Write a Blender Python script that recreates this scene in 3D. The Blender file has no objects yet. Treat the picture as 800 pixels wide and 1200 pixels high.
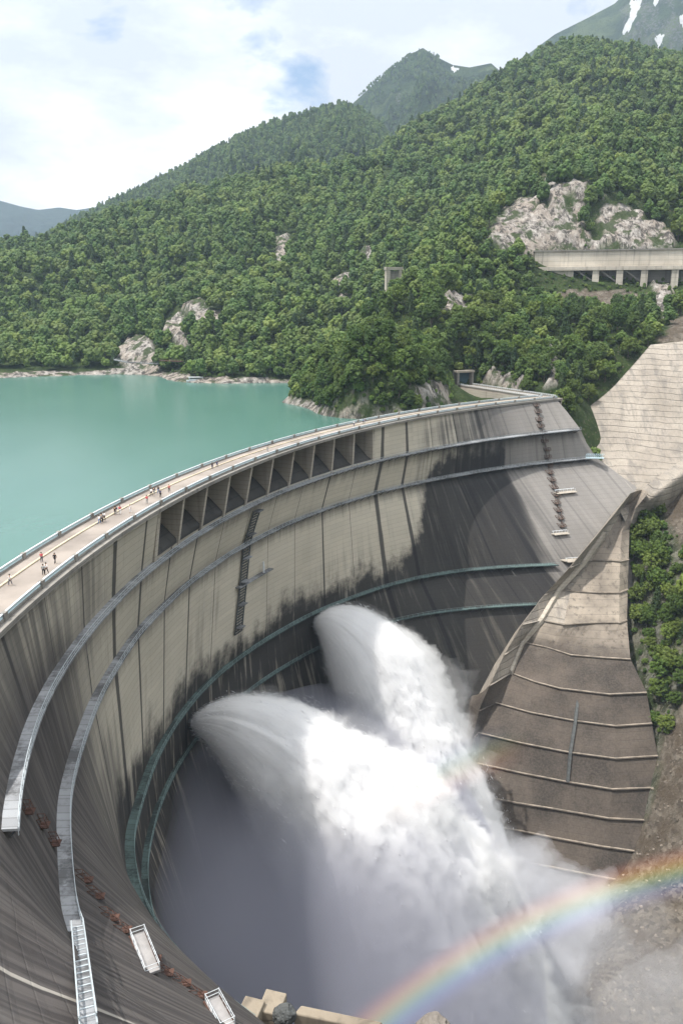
import bpy, bmesh, math, random
import numpy as np
from mathutils import Vector, Matrix
from mathutils.bvhtree import BVHTree
S = bpy.context.scene
COL = S.collection
R = math.radians
random.seed(7)
rng = np.random.default_rng(11)

# ------------------------------------------------------------------ camera
CAM_Z = 38.0
PITCH = R(14)
FPX = 970.0
cd = bpy.data.cameras.new('camera')
cam = bpy.data.objects.new('camera', cd); COL.objects.link(cam)
cam.location = (0, 0, CAM_Z); cam.rotation_euler = (R(90) - PITCH, 0, 0)
cd.sensor_fit = 'VERTICAL'; cd.sensor_height = 36; cd.lens = FPX / 1200 * 36
cd.clip_start = 0.5; cd.clip_end = 30000
S.camera = cam

# ------------------------------------------------------------------ sky and sun
SUN_EL, SUN_AZ = 65.0, 254.0          # azimuth clockwise from +Y
SUN_DIR = Vector((math.sin(R(SUN_AZ)) * math.cos(R(SUN_EL)), math.cos(R(SUN_AZ)) * math.cos(R(SUN_EL)), math.sin(R(SUN_EL))))
S.view_settings.view_transform = 'Standard'; S.view_settings.look = 'None'
S.view_settings.gamma = 1; S.view_settings.use_curve_mapping = False
S.view_settings.exposure = 0.38
sl = bpy.data.lights.new('sun', 'SUN'); sl.energy = 4.7; sl.angle = R(0.5); sl.color = (1, 0.95, 0.88)
so = bpy.data.objects.new('sun', sl); COL.objects.link(so); so.location = (-200, -60, 400)
so.rotation_euler = SUN_DIR.to_track_quat('Z', 'Y').to_euler()

def build_world():
    w = bpy.data.worlds.new('World'); S.world = w; w.use_nodes = True
    nt = w.node_tree; nt.nodes.clear(); N = nt.nodes.new; L = nt.links.new
    out = N('ShaderNodeOutputWorld'); bg = N('ShaderNodeBackground')
    sky = N('ShaderNodeTexSky'); sky.sky_type = 'NISHITA'; sky.sun_disc = False
    sky.sun_elevation = R(SUN_EL); sky.sun_rotation = R(SUN_AZ); sky.altitude = 1450
    sky.air_density = 1.0; sky.dust_density = 0.6; sky.ozone_density = 1.5
    tc = N('ShaderNodeTexCoord')
    mp = N('ShaderNodeMapping'); mp.inputs['Scale'].default_value = (1, 1, 1.9); mp.inputs['Location'].default_value = (0.37, 0.1, 0.15)
    L(tc.outputs['Generated'], mp.inputs['Vector'])
    n1 = N('ShaderNodeTexNoise'); n1.inputs['Scale'].default_value = 3.4; n1.inputs['Detail'].default_value = 9; n1.inputs['Roughness'].default_value = 0.56
    n1.inputs['Distortion'].default_value = 0.25
    L(mp.outputs[0], n1.inputs['Vector'])
    # open blue patches: where the cloud is thin (three known gaps plus the noise)
    def blob(d, size):
        dp = N('ShaderNodeVectorMath'); dp.operation = 'DISTANCE'
        L(tc.outputs['Generated'], dp.inputs[0]); dp.inputs[1].default_value = d
        mr = N('ShaderNodeMapRange'); mr.interpolation_type = 'SMOOTHSTEP'
        mr.inputs['From Min'].default_value = 0; mr.inputs['From Max'].default_value = size
        mr.inputs['To Min'].default_value = 1; mr.inputs['To Max'].default_value = 0
        L(dp.outputs['Value'], mr.inputs['Value']); return mr.outputs[0]
    def add(a, b, k=1.0):
        m = N('ShaderNodeMath'); m.operation = 'MULTIPLY_ADD'; L(b, m.inputs[0]); m.inputs[1].default_value = k; L(a, m.inputs[2]); return m.outputs[0]
    def pdir(px, py):
        x = (px - 400) / FPX; y = (600 - py) / FPX
        v = Vector((x, math.cos(PITCH) + y * math.sin(PITCH), -math.sin(PITCH) + y * math.cos(PITCH))); return v.normalized()
    gap = None
    f = add(n1.outputs['Fac'], n1.outputs['Fac'], .7); sh = N('ShaderNodeMath'); sh.operation = 'SUBTRACT'; L(f, sh.inputs[0]); sh.inputs[1].default_value = .33; f = sh.outputs[0]
    for (px, py, s, k) in ((355, 86, .075, -.19), (300, 52, .055, -.16), (378, 78, .05, -.10), (133, 34, .05, -.15), (212, 160, .07, -.12), (60, 120, .25, .09), (150, 60, .2, .05), (560, 30, .30, .13), (150, 220, .25, .04)):
        f = add(f, blob(pdir(px, py), s), k)
    cov = N('ShaderNodeValToRGB'); cov.color_ramp.elements[0].position = 0.33; cov.color_ramp.elements[1].position = 0.45
    L(f, cov.inputs[0])
    # cloud tone: sunlit cumulus are brilliant, the upper sheet is grey
    n2 = N('ShaderNodeTexNoise'); n2.inputs['Scale'].default_value = 4.2; n2.inputs['Detail'].default_value = 9; n2.inputs['Roughness'].default_value = 0.6
    mp2 = N('ShaderNodeMapping'); mp2.inputs['Scale'].default_value = (1, 1, 2.4); mp2.inputs['Location'].default_value = (2.1, 0.6, 0.4)
    L(tc.outputs['Generated'], mp2.inputs['Vector']); L(mp2.outputs[0], n2.inputs['Vector'])
    g = n2.outputs['Fac']
    for (px, py, s, k) in ((150, 105, .22, .22), (300, 115, .15, .20), (60, 200, .16, .14), (560, 20, .3, -.16), (120, 0, .22, -.30), (330, 0, .16, -.22), (430, 50, .14, -.12), (-40, 100, .2, -.10), (150, 160, .10, -.08)):
        g = add(g, blob(pdir(px, py), s), k)
    sp = N('ShaderNodeSeparateXYZ'); L(tc.outputs['Generated'], sp.inputs[0])     # unseen sky overhead, brightened as added fill light
    zr_ = N('ShaderNodeMapRange'); zr_.interpolation_type = 'SMOOTHSTEP'; zr_.inputs['From Min'].default_value = .42; zr_.inputs['From Max'].default_value = .8; L(sp.outputs[2], zr_.inputs['Value']); zen = zr_.outputs[0]
    tone = N('ShaderNodeValToRGB')
    e = tone.color_ramp.elements
    e[0].position = 0.36; e[0].color = (5.7, 5.72, 5.95, 1); e[1].position = 0.70; e[1].color = (10.6, 10.5, 10.4, 1)
    q = tone.color_ramp.elements.new(1.0); q.color = (17, 16.8, 16.4, 1)
    g = add(g, zen, .50)
    L(g, tone.inputs[0])
    mix = N('ShaderNodeMix'); mix.data_type = 'RGBA'
    L(cov.outputs[0], mix.inputs['Factor']); L(sky.outputs[0], mix.inputs[6]); L(tone.outputs[0], mix.inputs[7])
    L(mix.outputs[2], bg.inputs['Color']); bg.inputs['Strength'].default_value = 0.11
    L(bg.outputs[0], out.inputs['Surface'])
build_world()

cy = S.cycles
cy.use_denoising = True
cy.max_bounces = 8; cy.diffuse_bounces = 5; cy.glossy_bounces = 2; cy.transmission_bounces = 2
cy.transparent_max_bounces = 8; cy.volume_bounces = 6
cy.use_adaptive_sampling = True; cy.adaptive_threshold = 0.02
cy.sample_clamp_indirect = 8
cy.caustics_reflective = False; cy.caustics_refractive = False

# ------------------------------------------------------------------ helpers
def ray(px, py):
    x = (px - 400) / FPX; y = (600 - py) / FPX
    return np.array([x, math.cos(PITCH) + y * math.sin(PITCH), -math.sin(PITCH) + y * math.cos(PITCH)])
def P(px, py, Y):                       # the point at ground distance Y in that direction
    d = ray(px, py); p = d * (Y / d[1]); p[2] += CAM_Z; return p
def Pz(px, py, z):                      # the point at height z in that direction
    d = ray(px, py); p = d * ((z - CAM_Z) / d[2]); p[2] += CAM_Z; return p
def proj(p):
    p = np.atleast_2d(np.asarray(p, float)) - np.array([0, 0, CAM_Z])
    c, s = math.cos(PITCH), math.sin(PITCH)
    dep = p[:, 1] * c - p[:, 2] * s; up = p[:, 1] * s + p[:, 2] * c
    dep = np.where(dep < .1, .1, dep)
    return 400 + FPX * p[:, 0] / dep, 600 - FPX * up / dep, dep

def _hash(ix, iy, iz):
    h = (ix.astype(np.int64) * 374761393 + iy.astype(np.int64) * 668265263 + iz.astype(np.int64) * 2147483647) & 0xffffffff
    h = ((h ^ (h >> 13)) * 1274126177) & 0xffffffff
    h = ((h ^ (h >> 16)) * 2246822519) & 0xffffffff
    return ((h ^ (h >> 15)) & 0xffff) / 65535.0
def vnoise(p):
    p = np.asarray(p, float); i = np.floor(p).astype(np.int64); f = p - i; f = f * f * (3 - 2 * f)
    r = 0
    for a in (0, 1):
        for b in (0, 1):
            for c in (0, 1):
                w = (f[:, 0] if a else 1 - f[:, 0]) * (f[:, 1] if b else 1 - f[:, 1]) * (f[:, 2] if c else 1 - f[:, 2])
                r = r + w * _hash(i[:, 0] + a, i[:, 1] + b, i[:, 2] + c)
    return r
def fbm(p, oct=4, rough=.5, ridged=False):
    p = np.asarray(p, float); s = 0; a = 1.0; t = 0
    for k in range(oct):
        n = vnoise(p + 17.3 * k)
        if ridged: n = 1 - np.abs(2 * n - 1)
        s = s + a * n; t += a; a *= rough; p = p * 2.03
    return s / t

def mesh_np(name, V, F, mat=None, parent=None, smooth=True, uv=None, attr=None, mats=None, fmat=None):
    m = bpy.data.meshes.new(name)
    m.from_pydata([tuple(v) for v in np.asarray(V).tolist()], [], F if isinstance(F, list) else F.tolist())
    if uv is not None:
        l = m.uv_layers.new(name='UVMap')
        idx = np.empty(len(m.loops), np.int32); m.loops.foreach_get('vertex_index', idx)
        l.data.foreach_set('uv', np.asarray(uv, np.float32)[idx].ravel())
    if attr:
        for k, v in attr.items():
            a = m.attributes.new(k, 'FLOAT', 'POINT'); a.data.foreach_set('value', np.asarray(v, np.float32))
    if smooth: m.polygons.foreach_set('use_smooth', [True] * len(m.polygons))
    if mats:
        for q in mats: m.materials.append(q)
        m.polygons.foreach_set('material_index', fmat)
    elif mat: m.materials.append(mat)
    m.update()
    o = bpy.data.objects.new(name, m); COL.objects.link(o)
    if parent: attach(o, parent)
    return o
def attach(o, parent):                   # the part's mesh is written in world coordinates
    o.parent = parent
    if parent.type == 'EMPTY': o.matrix_parent_inverse = Matrix.Translation(-parent.location)
def grid_faces(nu, nv):
    i = np.arange(nu - 1)[:, None]; j = np.arange(nv - 1)[None]
    a = (i * nv + j).ravel()
    return np.c_[a, a + nv, a + nv + 1, a + 1]
def tag(o, label=None, cat=None, group=None, kind=None):
    if label: o['label'] = label
    if cat: o['category'] = cat
    if group: o['group'] = group
    if kind: o['kind'] = kind
    return o
def empty(name, loc, label, cat, group=None, kind=None):
    o = bpy.data.objects.new(name, None); COL.objects.link(o); o.location = loc; o.empty_display_size = 1
    return tag(o, label, cat, group, kind)

class MB:                                # collects simple solids; build() links them as ONE mesh
    def __init__(s): s.v = []; s.f = []
    def quadbox(s, c):                   # 8 corners: bottom 4 (ccw), top 4
        n = len(s.v); s.v += [tuple(map(float, p)) for p in c]
        for q in ((3, 2, 1, 0), (4, 5, 6, 7), (0, 1, 5, 4), (1, 2, 6, 5), (2, 3, 7, 6), (3, 0, 4, 7)): s.f.append(tuple(n + k for k in q))
    def box(s, c, size, rz=0.0, M=None):
        hx, hy, hz = [k / 2 for k in size]; ca, sa = math.cos(rz), math.sin(rz); out = []
        for z in (-hz, hz):
            for x, y in ((-hx, -hy), (hx, -hy), (hx, hy), (-hx, hy)):
                p = Vector((c[0] + x * ca - y * sa, c[1] + x * sa + y * ca, c[2] + z)); out.append(M @ p if M else p)
        s.quadbox(out)
    def bar(s, a, b, w, h=None):         # a beam from a to b
        a, b = Vector(a), Vector(b); h = h or w; d = (b - a).normalized()
        u = d.cross(Vector((0, 0, 1)));
        if u.length < 1e-3: u = Vector((1, 0, 0))
        u.normalize(); n = u.cross(d)
        out = []
        for p in (a, b):
            for i, j in ((-1, -1), (1, -1), (1, 1), (-1, 1)): out.append(p + u * (i * w / 2) + n * (j * h / 2))
        s.quadbox(out)
    def sweep(s, pts, prof, closed=False):   # prof: function(i)-> list of points at station i (closed section)
        n0 = len(s.v); k = None
        for i in range(len(pts)):
            q = prof(i); k = len(q); s.v += [tuple(map(float, p)) for p in q]
        for i in range(len(pts) - 1):
            for j in range(k):
                a = n0 + i * k + j; b = n0 + i * k + (j + 1) % k
                s.f.append((a, b, b + k, a + k))
        s.f.append(tuple(n0 + j for j in range(k))[::-1]); s.f.append(tuple(n0 + (len(pts) - 1) * k + j for j in range(k)))
    def tube(s, pts, rad, k=8):
        pts = [Vector(p) for p in pts]
        if not hasattr(rad, '__len__'): rad = [rad] * len(pts)
        def prof(i):
            d = (pts[min(i + 1, len(pts) - 1)] - pts[max(i - 1, 0)]).normalized()
            u = d.cross(Vector((0.31, 0.2, 1)));
            if u.length < 1e-3: u = Vector((1, 0, 0))
            u.normalize(); n = u.cross(d)
            return [pts[i] + (u * math.cos(t) + n * math.sin(t)) * rad[i] for t in [2 * math.pi * j / k for j in range(k)]]
        s.sweep(pts, prof)
    def build(s, name, mat, parent=None, smooth=False):
        return mesh_np(name, np.array(s.v), s.f, mat, parent, smooth)

# ------------------------------------------------------------------ materials
class NT:
    def __init__(s, name):
        s.m = bpy.data.materials.new(name); s.m.use_nodes = True; s.t = s.m.node_tree; s.t.nodes.clear()
        s.out = s.N('ShaderNodeOutputMaterial')
    def N(s, t, **k):
        n = s.t.nodes.new(t)
        for a, v in k.items(): setattr(n, a, v)
        return n
    def L(s, a, b): s.t.links.new(a, b)
    def val(s, sock, v):
        if hasattr(v, 'links'): s.L(v, sock)
        else: sock.default_value = v
    def math(s, op, a, b=0.0, c=0.0, clamp=False):
        n = s.N('ShaderNodeMath', operation=op, use_clamp=clamp)
        for i, v in enumerate((a, b, c)): s.val(n.inputs[i], v)
        return n.outputs[0]
    def noise(s, vec, scale, detail=4, rough=.55, dist=0.0):
        n = s.N('ShaderNodeTexNoise'); s.L(vec, n.inputs['Vector']); n.inputs['Scale'].default_value = scale
        n.inputs['Detail'].default_value = detail; n.inputs['Roughness'].default_value = rough; n.inputs['Distortion'].default_value = dist
        return n.outputs['Fac']
    def map(s, vec, scale=(1, 1, 1), loc=(0, 0, 0), rot=(0, 0, 0)):
        n = s.N('ShaderNodeMapping'); s.L(vec, n.inputs['Vector']); n.inputs['Scale'].default_value = scale; n.inputs['Location'].default_value = loc; n.inputs['Rotation'].default_value = rot
        return n.outputs[0]
    def ss(s, v, a, b, lo=0.0, hi=1.0):
        n = s.N('ShaderNodeMapRange', interpolation_type='SMOOTHSTEP')
        s.L(v, n.inputs['Value']); n.inputs['From Min'].default_value = a; n.inputs['From Max'].default_value = b
        n.inputs['To Min'].default_value = lo; n.inputs['To Max'].default_value = hi
        return n.outputs[0]
    def mix(s, f, a, b, mode='MIX'):
        n = s.N('ShaderNodeMix', data_type='RGBA', blend_type=mode)
        s.val(n.inputs['Factor'], f)
        for k, v in ((6, a), (7, b)):
            if hasattr(v, 'links'): s.L(v, n.inputs[k])
            else: n.inputs[k].default_value = (*v, 1)
        return n.outputs[2]
    def bsdf(s, color, rough=.9, spec=.25, bump=None, bstr=.3, bdist=.1, metal=0.0):
        b = s.N('ShaderNodeBsdfPrincipled')
        if hasattr(color, 'links'): s.L(color, b.inputs['Base Color'])
        else: b.inputs['Base Color'].default_value = (*color, 1)
        s.val(b.inputs['Roughness'], rough); b.inputs['Specular IOR Level'].default_value = spec; b.inputs['Metallic'].default_value = metal
        if bump is not None:
            n = s.N('ShaderNodeBump'); n.inputs['Strength'].default_value = bstr; n.inputs['Distance'].default_value = bdist
            s.L(bump, n.inputs['Height']); s.L(n.outputs[0], b.inputs['Normal'])
        s.L(b.outputs[0], s.out.inputs['Surface']); return b
    def obj(s): return s.N('ShaderNodeTexCoord').outputs['Object']
    def uv(s): return s.N('ShaderNodeTexCoord').outputs['UV']
    def pos(s): return s.N('ShaderNodeNewGeometry').outputs['Position']

def simple(name, col, rough=.7, var=.15, scale=1.0, spec=.3, metal=0.0):
    n = NT(name); p = n.pos(); f = n.noise(p, scale, 5)
    c = n.mix(n.ss(f, .3, .7), tuple(k * (1 - var) for k in col), tuple(min(1, k * (1 + var)) for k in col))
    n.bsdf(c, rough, spec, metal=metal); return n.m

def mat_dam():
    n = NT('dam_concrete'); uv = n.uv(); sep = n.N('ShaderNodeSeparateXYZ'); n.L(uv, sep.inputs[0]); u, z = sep.outputs[0], sep.outputs[1]
    # base tone, cream in the middle of the arch, greyer at the ends
    big = n.noise(n.map(uv, (.012, .02, 1)), 1.0, 4)
    base = n.mix(n.ss(big, .35, .65), (.47, .43, .35), (.59, .54, .445))
    uw = n.math('ADD', u, n.math('MULTIPLY', n.math('SUBTRACT', big, .5), 60))
    wing = n.math('MAXIMUM', n.ss(uw, 58, 100), n.ss(uw, -168, -215))
    base = n.mix(wing, base, (.26, .245, .23))
    # pour panels: 15 m blocks by 1.5 m lifts, each a little different
    pan = n.N('ShaderNodeTexWhiteNoise', noise_dimensions='2D')
    cu = n.math('FLOOR', n.math('DIVIDE', u, 7.5)); cz = n.math('FLOOR', n.math('DIVIDE', z, 1.5))
    cv = n.N('ShaderNodeCombineXYZ'); n.L(cu, cv.inputs[0]); n.L(cz, cv.inputs[1]); n.L(cv.outputs[0], pan.inputs['Vector'])
    base = n.mix(n.math('MULTIPLY', pan.outputs['Value'], .13), base, (.2, .19, .17))
    # lift lines
    fz = n.math('ABSOLUTE', n.math('SUBTRACT', n.math('FRACT', n.math('DIVIDE', z, 1.5)), .5))
    lift = n.ss(fz, .44, .495)
    base = n.mix(n.math('MULTIPLY', lift, .32), base, (.1, .095, .085))
    # long runs of water stain
    st = n.noise(n.map(uv, (.42, .016, 1)), 1.0, 6, .65)
    st2 = n.noise(n.map(uv, (1.3, .03, 1), (31, 7, 0)), 1.0, 5, .65)
    zone = n.noise(n.map(uv, (.022, .03, 1), (3, 1, 0)), 1.0, 3)
    zone2 = n.math('ADD', n.math('MULTIPLY', zone, .75), n.math('MULTIPLY', n.ss(uw, 30, 85), .22))
    zone2 = n.math('ADD', zone2, n.math('MULTIPLY', n.ss(uw, -112, -160), .26))
    run = n.ss(n.math('ADD', n.math('MULTIPLY', st, .55), n.math('MULTIPLY', zone2, .75)), .60, .80)
    run = n.math('MULTIPLY', run, n.math('MULTIPLY', n.ss(u, 108, 88, .22, 1.0), n.ss(n.math('ABSOLUTE', n.math('ADD', u, 45)), 70, 110, .55, 1.0)))
    base = n.mix(n.math('MULTIPLY', run, .82), base, (.055, .052, .052))
    run2 = n.ss(st2, .60, .72)
    base = n.mix(n.math('MULTIPLY', run2, n.ss(u, 105, 85, .08, .22)), base, (.09, .085, .08))
    # contraction joints, every 15 m, each with its own width of dark weeping
    ju = n.math('DIVIDE', n.math('ADD', u, 4), 15.0)
    jr = n.N('ShaderNodeTexWhiteNoise', noise_dimensions='1D'); n.L(n.math('FLOOR', n.math('ADD', ju, .5)), jr.inputs['W'])
    jd = n.math('MULTIPLY', n.math('ABSOLUTE', n.math('SUBTRACT', n.math('FRACT', n.math('ADD', ju, .5)), .5)), 15.0)
    jw = n.math('ADD', .12, n.math('MULTIPLY', n.math('POWER', jr.outputs['Value'], 2.5), 1.35))
    jw = n.math('MULTIPLY', jw, n.math('ADD', .55, n.math('MULTIPLY', n.noise(n.map(uv, (.2, .09, 1)), 1.0, 3), .9)))
    joint = n.math('SUBTRACT', 1.0, n.ss(n.math('DIVIDE', jd, jw), .6, 1.1))
    base = n.mix(n.math('MULTIPLY', joint, n.ss(u, 104, 88, .25, .88)), base, (.035, .034, .034))
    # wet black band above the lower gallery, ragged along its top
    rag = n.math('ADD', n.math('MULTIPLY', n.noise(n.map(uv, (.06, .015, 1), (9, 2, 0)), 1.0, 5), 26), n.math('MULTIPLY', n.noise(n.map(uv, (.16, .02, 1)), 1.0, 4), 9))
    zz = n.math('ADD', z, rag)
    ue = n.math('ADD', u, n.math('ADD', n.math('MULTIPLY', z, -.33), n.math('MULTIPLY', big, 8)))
    side = n.math('MULTIPLY', n.ss(u, 38, 62), n.ss(ue, 115, 108))           # seeping blocks at the far end, darkened to paint in the cast shadow's edge
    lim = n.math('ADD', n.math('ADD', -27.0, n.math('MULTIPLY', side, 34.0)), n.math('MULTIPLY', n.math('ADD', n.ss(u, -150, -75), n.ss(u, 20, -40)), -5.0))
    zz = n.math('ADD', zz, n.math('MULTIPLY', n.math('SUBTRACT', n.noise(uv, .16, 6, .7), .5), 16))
    wet_shade = n.math('MULTIPLY', n.ss(n.math('SUBTRACT', zz, lim), 5.0, -3.5), n.ss(ue, 116, 109, .12, 1.0))
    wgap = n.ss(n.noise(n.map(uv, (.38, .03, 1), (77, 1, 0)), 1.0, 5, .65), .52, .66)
    base = n.mix(n.math('MULTIPLY', wet_shade, n.math('SUBTRACT', .95, n.math('MULTIPLY', wgap, n.ss(u, 30, 10, .1, .42)))), base, (.017, .0165, .018))
    for zw in (-13.2, -25.2):  # darker band just below each upper walkway, uneven along its lower edge
        dz = n.math('SUBTRACT', zw, z); fray = n.math('MULTIPLY', n.noise(n.map(uv, (.35, .0, 1), (zw, 0, 0)), 1.0, 5, .7), 9.0)
        g_ = n.math('MULTIPLY', n.ss(dz, -.1, .1), n.ss(n.math('SUBTRACT', dz, fray), 1.0, -4.5))
        base = n.mix(n.math('MULTIPLY', g_, .62), base, (.06, .057, .055))
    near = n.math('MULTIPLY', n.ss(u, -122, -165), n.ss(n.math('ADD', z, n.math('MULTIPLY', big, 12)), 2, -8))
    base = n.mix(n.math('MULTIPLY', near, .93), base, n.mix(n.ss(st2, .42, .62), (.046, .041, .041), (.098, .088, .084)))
    # white lime runs
    lime = n.math('MULTIPLY', n.ss(n.noise(n.map(uv, (.55, .045, 1), (51, 3, 0)), 1.0, 2), .70, .74), n.ss(n.noise(n.map(uv, (.03, .05, 1), (5, 9, 0)), 1.0, 3), .48, .6))
    base = n.mix(n.math('MULTIPLY', lime, .6), base, (.5, .47, .42))
    fine = n.noise(n.map(uv, (1, 1, 1)), 2.2, 6, .7)
    base = n.mix(n.math('MULTIPLY', n.ss(fine, .3, .7), .25), base, n.mix(.5, base, (.1, .1, .1)))
    h = n.math('ADD', n.math('MULTIPLY', fine, .35), n.math('SUBTRACT', n.math('MULTIPLY', pan.outputs['Value'], .25), n.math('MULTIPLY', lift, .6)))
    n.bsdf(base, .93, .2, h, .35, .12); return n.m

def mat_concrete(name, light, dark, lift=1.5, stain=.5, tint=(.08, .07, .06), zdark=None, sc=1.0, bump=.35):
    n = NT(name); p = n.pos(); sep = n.N('ShaderNodeSeparateXYZ'); n.L(p, sep.inputs[0]); z = sep.outputs[2]
    a = n.noise(p, .05 * sc, 5, .6); b = n.noise(n.map(p, (.55, .55, .03)), 1.0, 6, .65); c = n.noise(p, 1.6, 5, .65)
    col = n.mix(n.ss(a, .32, .68), dark, light)
    pan = n.N('ShaderNodeTexWhiteNoise', noise_dimensions='1D'); n.L(n.math('FLOOR', n.math('DIVIDE', z, lift)), pan.inputs['W'])
    col = n.mix(n.math('MULTIPLY', pan.outputs['Value'], .22), col, dark)
    col = n.mix(n.math('MULTIPLY', n.ss(b, .5, .72), stain), col, tint)
    fz = n.math('ABSOLUTE', n.math('SUBTRACT', n.math('FRACT', n.math('DIVIDE', z, lift)), .5))
    li = n.ss(fz, .42, .495); col = n.mix(n.math('MULTIPLY', li, .4), col, tint)
    if zdark:                                # wetted by spray below this height
        w = n.ss(n.math('ADD', z, n.math('MULTIPLY', n.math('SUBTRACT', n.noise(p, .06, 4), .5), 30)), zdark + 7, zdark - 7)
        col = n.mix(n.math('MULTIPLY', w, .90), col, n.mix(n.ss(a, .3, .7), (.030, .026, .024), (.080, .064, .054)))
    col = n.mix(n.math('MULTIPLY', n.ss(c, .35, .7), .25), col, dark)
    n.bsdf(col, .92, .2, n.math('SUBTRACT', n.math('MULTIPLY', c, .5), n.math('MULTIPLY', li, .5)), .35, .15); return n.m

def mat_slab():
    n = NT('sprayed_slope_concrete'); p = n.pos(); sp = n.N('ShaderNodeSeparateXYZ'); n.L(p, sp.inputs[0]); z = sp.outputs[2]
    a = n.noise(p, .045, 6, .65); b = n.noise(n.map(p, (.30, .10, .012)), 1.0, 7, .68); b2 = n.noise(n.map(p, (1.1, .3, .03)), 1.0, 5, .7); c = n.noise(p, 1.1, 6, .7)
    wz = n.math('ADD', z, n.math('MULTIPLY', n.noise(p, .08, 3), 2.5))
    pan = n.N('ShaderNodeTexWhiteNoise', noise_dimensions='1D'); n.L(n.math('FLOOR', n.math('DIVIDE', wz, 2.4)), pan.inputs['W'])
    col = n.mix(n.ss(a, .35, .65), (.29, .258, .218), (.40, .36, .308))
    col = n.mix(n.math('MULTIPLY', pan.outputs['Value'], .28), col, (.27, .24, .21))
    col = n.mix(n.math('MULTIPLY', n.ss(b, .47, .66), .62), col, (.16, .15, .14))
    col = n.mix(n.math('MULTIPLY', n.ss(b2, .52, .66), .4), col, (.17, .155, .14))
    li = n.ss(n.math('ABSOLUTE', n.math('SUBTRACT', n.math('FRACT', n.math('DIVIDE', wz, 2.4)), .5)), .40, .49)
    col = n.mix(n.math('MULTIPLY', li, n.math('MULTIPLY', n.noise(p, .15, 3), .75)), col, (.15, .135, .12))
    col = n.mix(n.math('MULTIPLY', n.ss(c, .5, .7), .3), col, (.2, .18, .15))
    n.bsdf(col, .95, .15, n.math('SUBTRACT', n.math('ADD', c, n.math('MULTIPLY', b, 1.2)), li), .7, .6); return n.m

def mat_deck(name, c1, c2):                # plates two metres long, seams and dirt between
    n = NT(name); p = n.pos(); sp = n.N('ShaderNodeSeparateXYZ'); n.L(p, sp.inputs[0])
    a = n.math('MULTIPLY', n.math('ARCTAN2', n.math('SUBTRACT', sp.outputs[1], CYC), n.math('SUBTRACT', sp.outputs[0], CXC)), 322 / 1.6)
    wn = n.N('ShaderNodeTexWhiteNoise', noise_dimensions='1D'); n.L(n.math('FLOOR', a), wn.inputs['W'])
    seam = n.ss(n.math('ABSOLUTE', n.math('SUBTRACT', n.math('FRACT', a), .5)), .40, .48)
    d = n.ss(n.math('ADD', n.noise(p, .12, 4), n.math('MULTIPLY', n.noise(p, 1.5, 5, .7), .5)), .66, .88)
    col = n.mix(n.math('MULTIPLY', wn.outputs['Value'], .35), c1, c2); col = n.mix(n.math('MULTIPLY', seam, .55), col, c2); col = n.mix(n.math('MULTIPLY', d, .8), col, tuple(k * .5 for k in c2))
    n.bsdf(col, .75, .3); return n.m

CXC, CYC = 279.0, 97.0
def mat_terrain():
    n = NT('forest_floor_and_rock'); p = n.pos()
    at = n.N('ShaderNodeAttribute', attribute_name='rock'); scr = n.N('ShaderNodeAttribute', attribute_name='scree')
    a = n.noise(p, .09, 6, .65); b = n.noise(n.map(p, (.35, .35, .08), rot=(0, .4, .3)), 1.0, 7, .7); c = n.noise(p, .8, 6, .7)
    green = n.mix(n.ss(a, .35, .65), (.026, .045, .014), (.055, .085, .025))
    green = n.mix(n.ss(c, .56, .66), green, (.14, .115, .085))
    fis = n.noise(n.map(p, (.26, .26, .045)), 1.0, 7, .72)
    rock = n.mix(n.ss(b, .36, .68), (.22, .20, .18), (.60, .56, .52))
    rock = n.mix(n.ss(n.noise(p, .05, 4), .42, .6), rock, n.mix(.5, rock, (.40, .33, .27)))
    rock = n.mix(n.math('MULTIPLY', n.ss(fis, .49, .58), .92), rock, (.075, .068, .062))
    rock = n.mix(n.ss(c, .58, .72), rock, (.10, .09, .08))
    rock = n.mix(n.math('MULTIPLY', n.ss(n.noise(p, .11, 5), .52, .60), .9), rock, (.05, .075, .025))
    v = n.N('ShaderNodeTexVoronoi'); n.L(p, v.inputs['Vector']); v.inputs['Scale'].default_value = .75
    hs = n.N('ShaderNodeSeparateColor'); n.L(v.outputs['Color'], hs.inputs[0])
    gravel = n.mix(hs.outputs[0], (.10, .085, .07), (.28, .245, .20))
    gravel = n.mix(n.ss(a, .4, .62), gravel, (.13, .105, .08))
    col = n.mix(at.outputs['Fac'], green, rock)
    col = n.mix(scr.outputs['Fac'], col, gravel)
    h = n.math('ADD', n.math('MULTIPLY', b, 1.5), n.math('ADD', c, n.math('MULTIPLY', fis, -2.0)))
    n.bsdf(col, .95, .15, h, 1.0, 1.4); return n.m

def mat_far(name, cols, snow=False, scale=.012):
    n = NT(name); p = n.pos(); a = n.noise(p, scale, 8, .62); b = n.noise(p, scale * 8, 6, .7); d = n.noise(p, scale * .35, 3)
    col = n.mix(n.ss(a, .38, .62), cols[0], cols[1])
    col = n.mix(n.ss(d, .45, .62), col, cols[2])
    col = n.mix(n.math('MULTIPLY', n.ss(b, .45, .7), .5), col, tuple(k * .45 for k in cols[0]))
    if snow:
        s = n.N('ShaderNodeAttribute', attribute_name='snow'); s2 = n.N('ShaderNodeAttribute', attribute_name='rock')
        col = n.mix(n.math('MULTIPLY', s2.outputs['Fac'], n.ss(b, .45, .6)), col, (.17, .165, .16))
        col = n.mix(n.ss(s.outputs['Fac'], .35, .6), col, (.85, .86, .88))
    n.bsdf(col, .95, .1, n.math('ADD', a, n.math('MULTIPLY', b, .5)), 1.0, 45.0); return n.m

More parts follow.
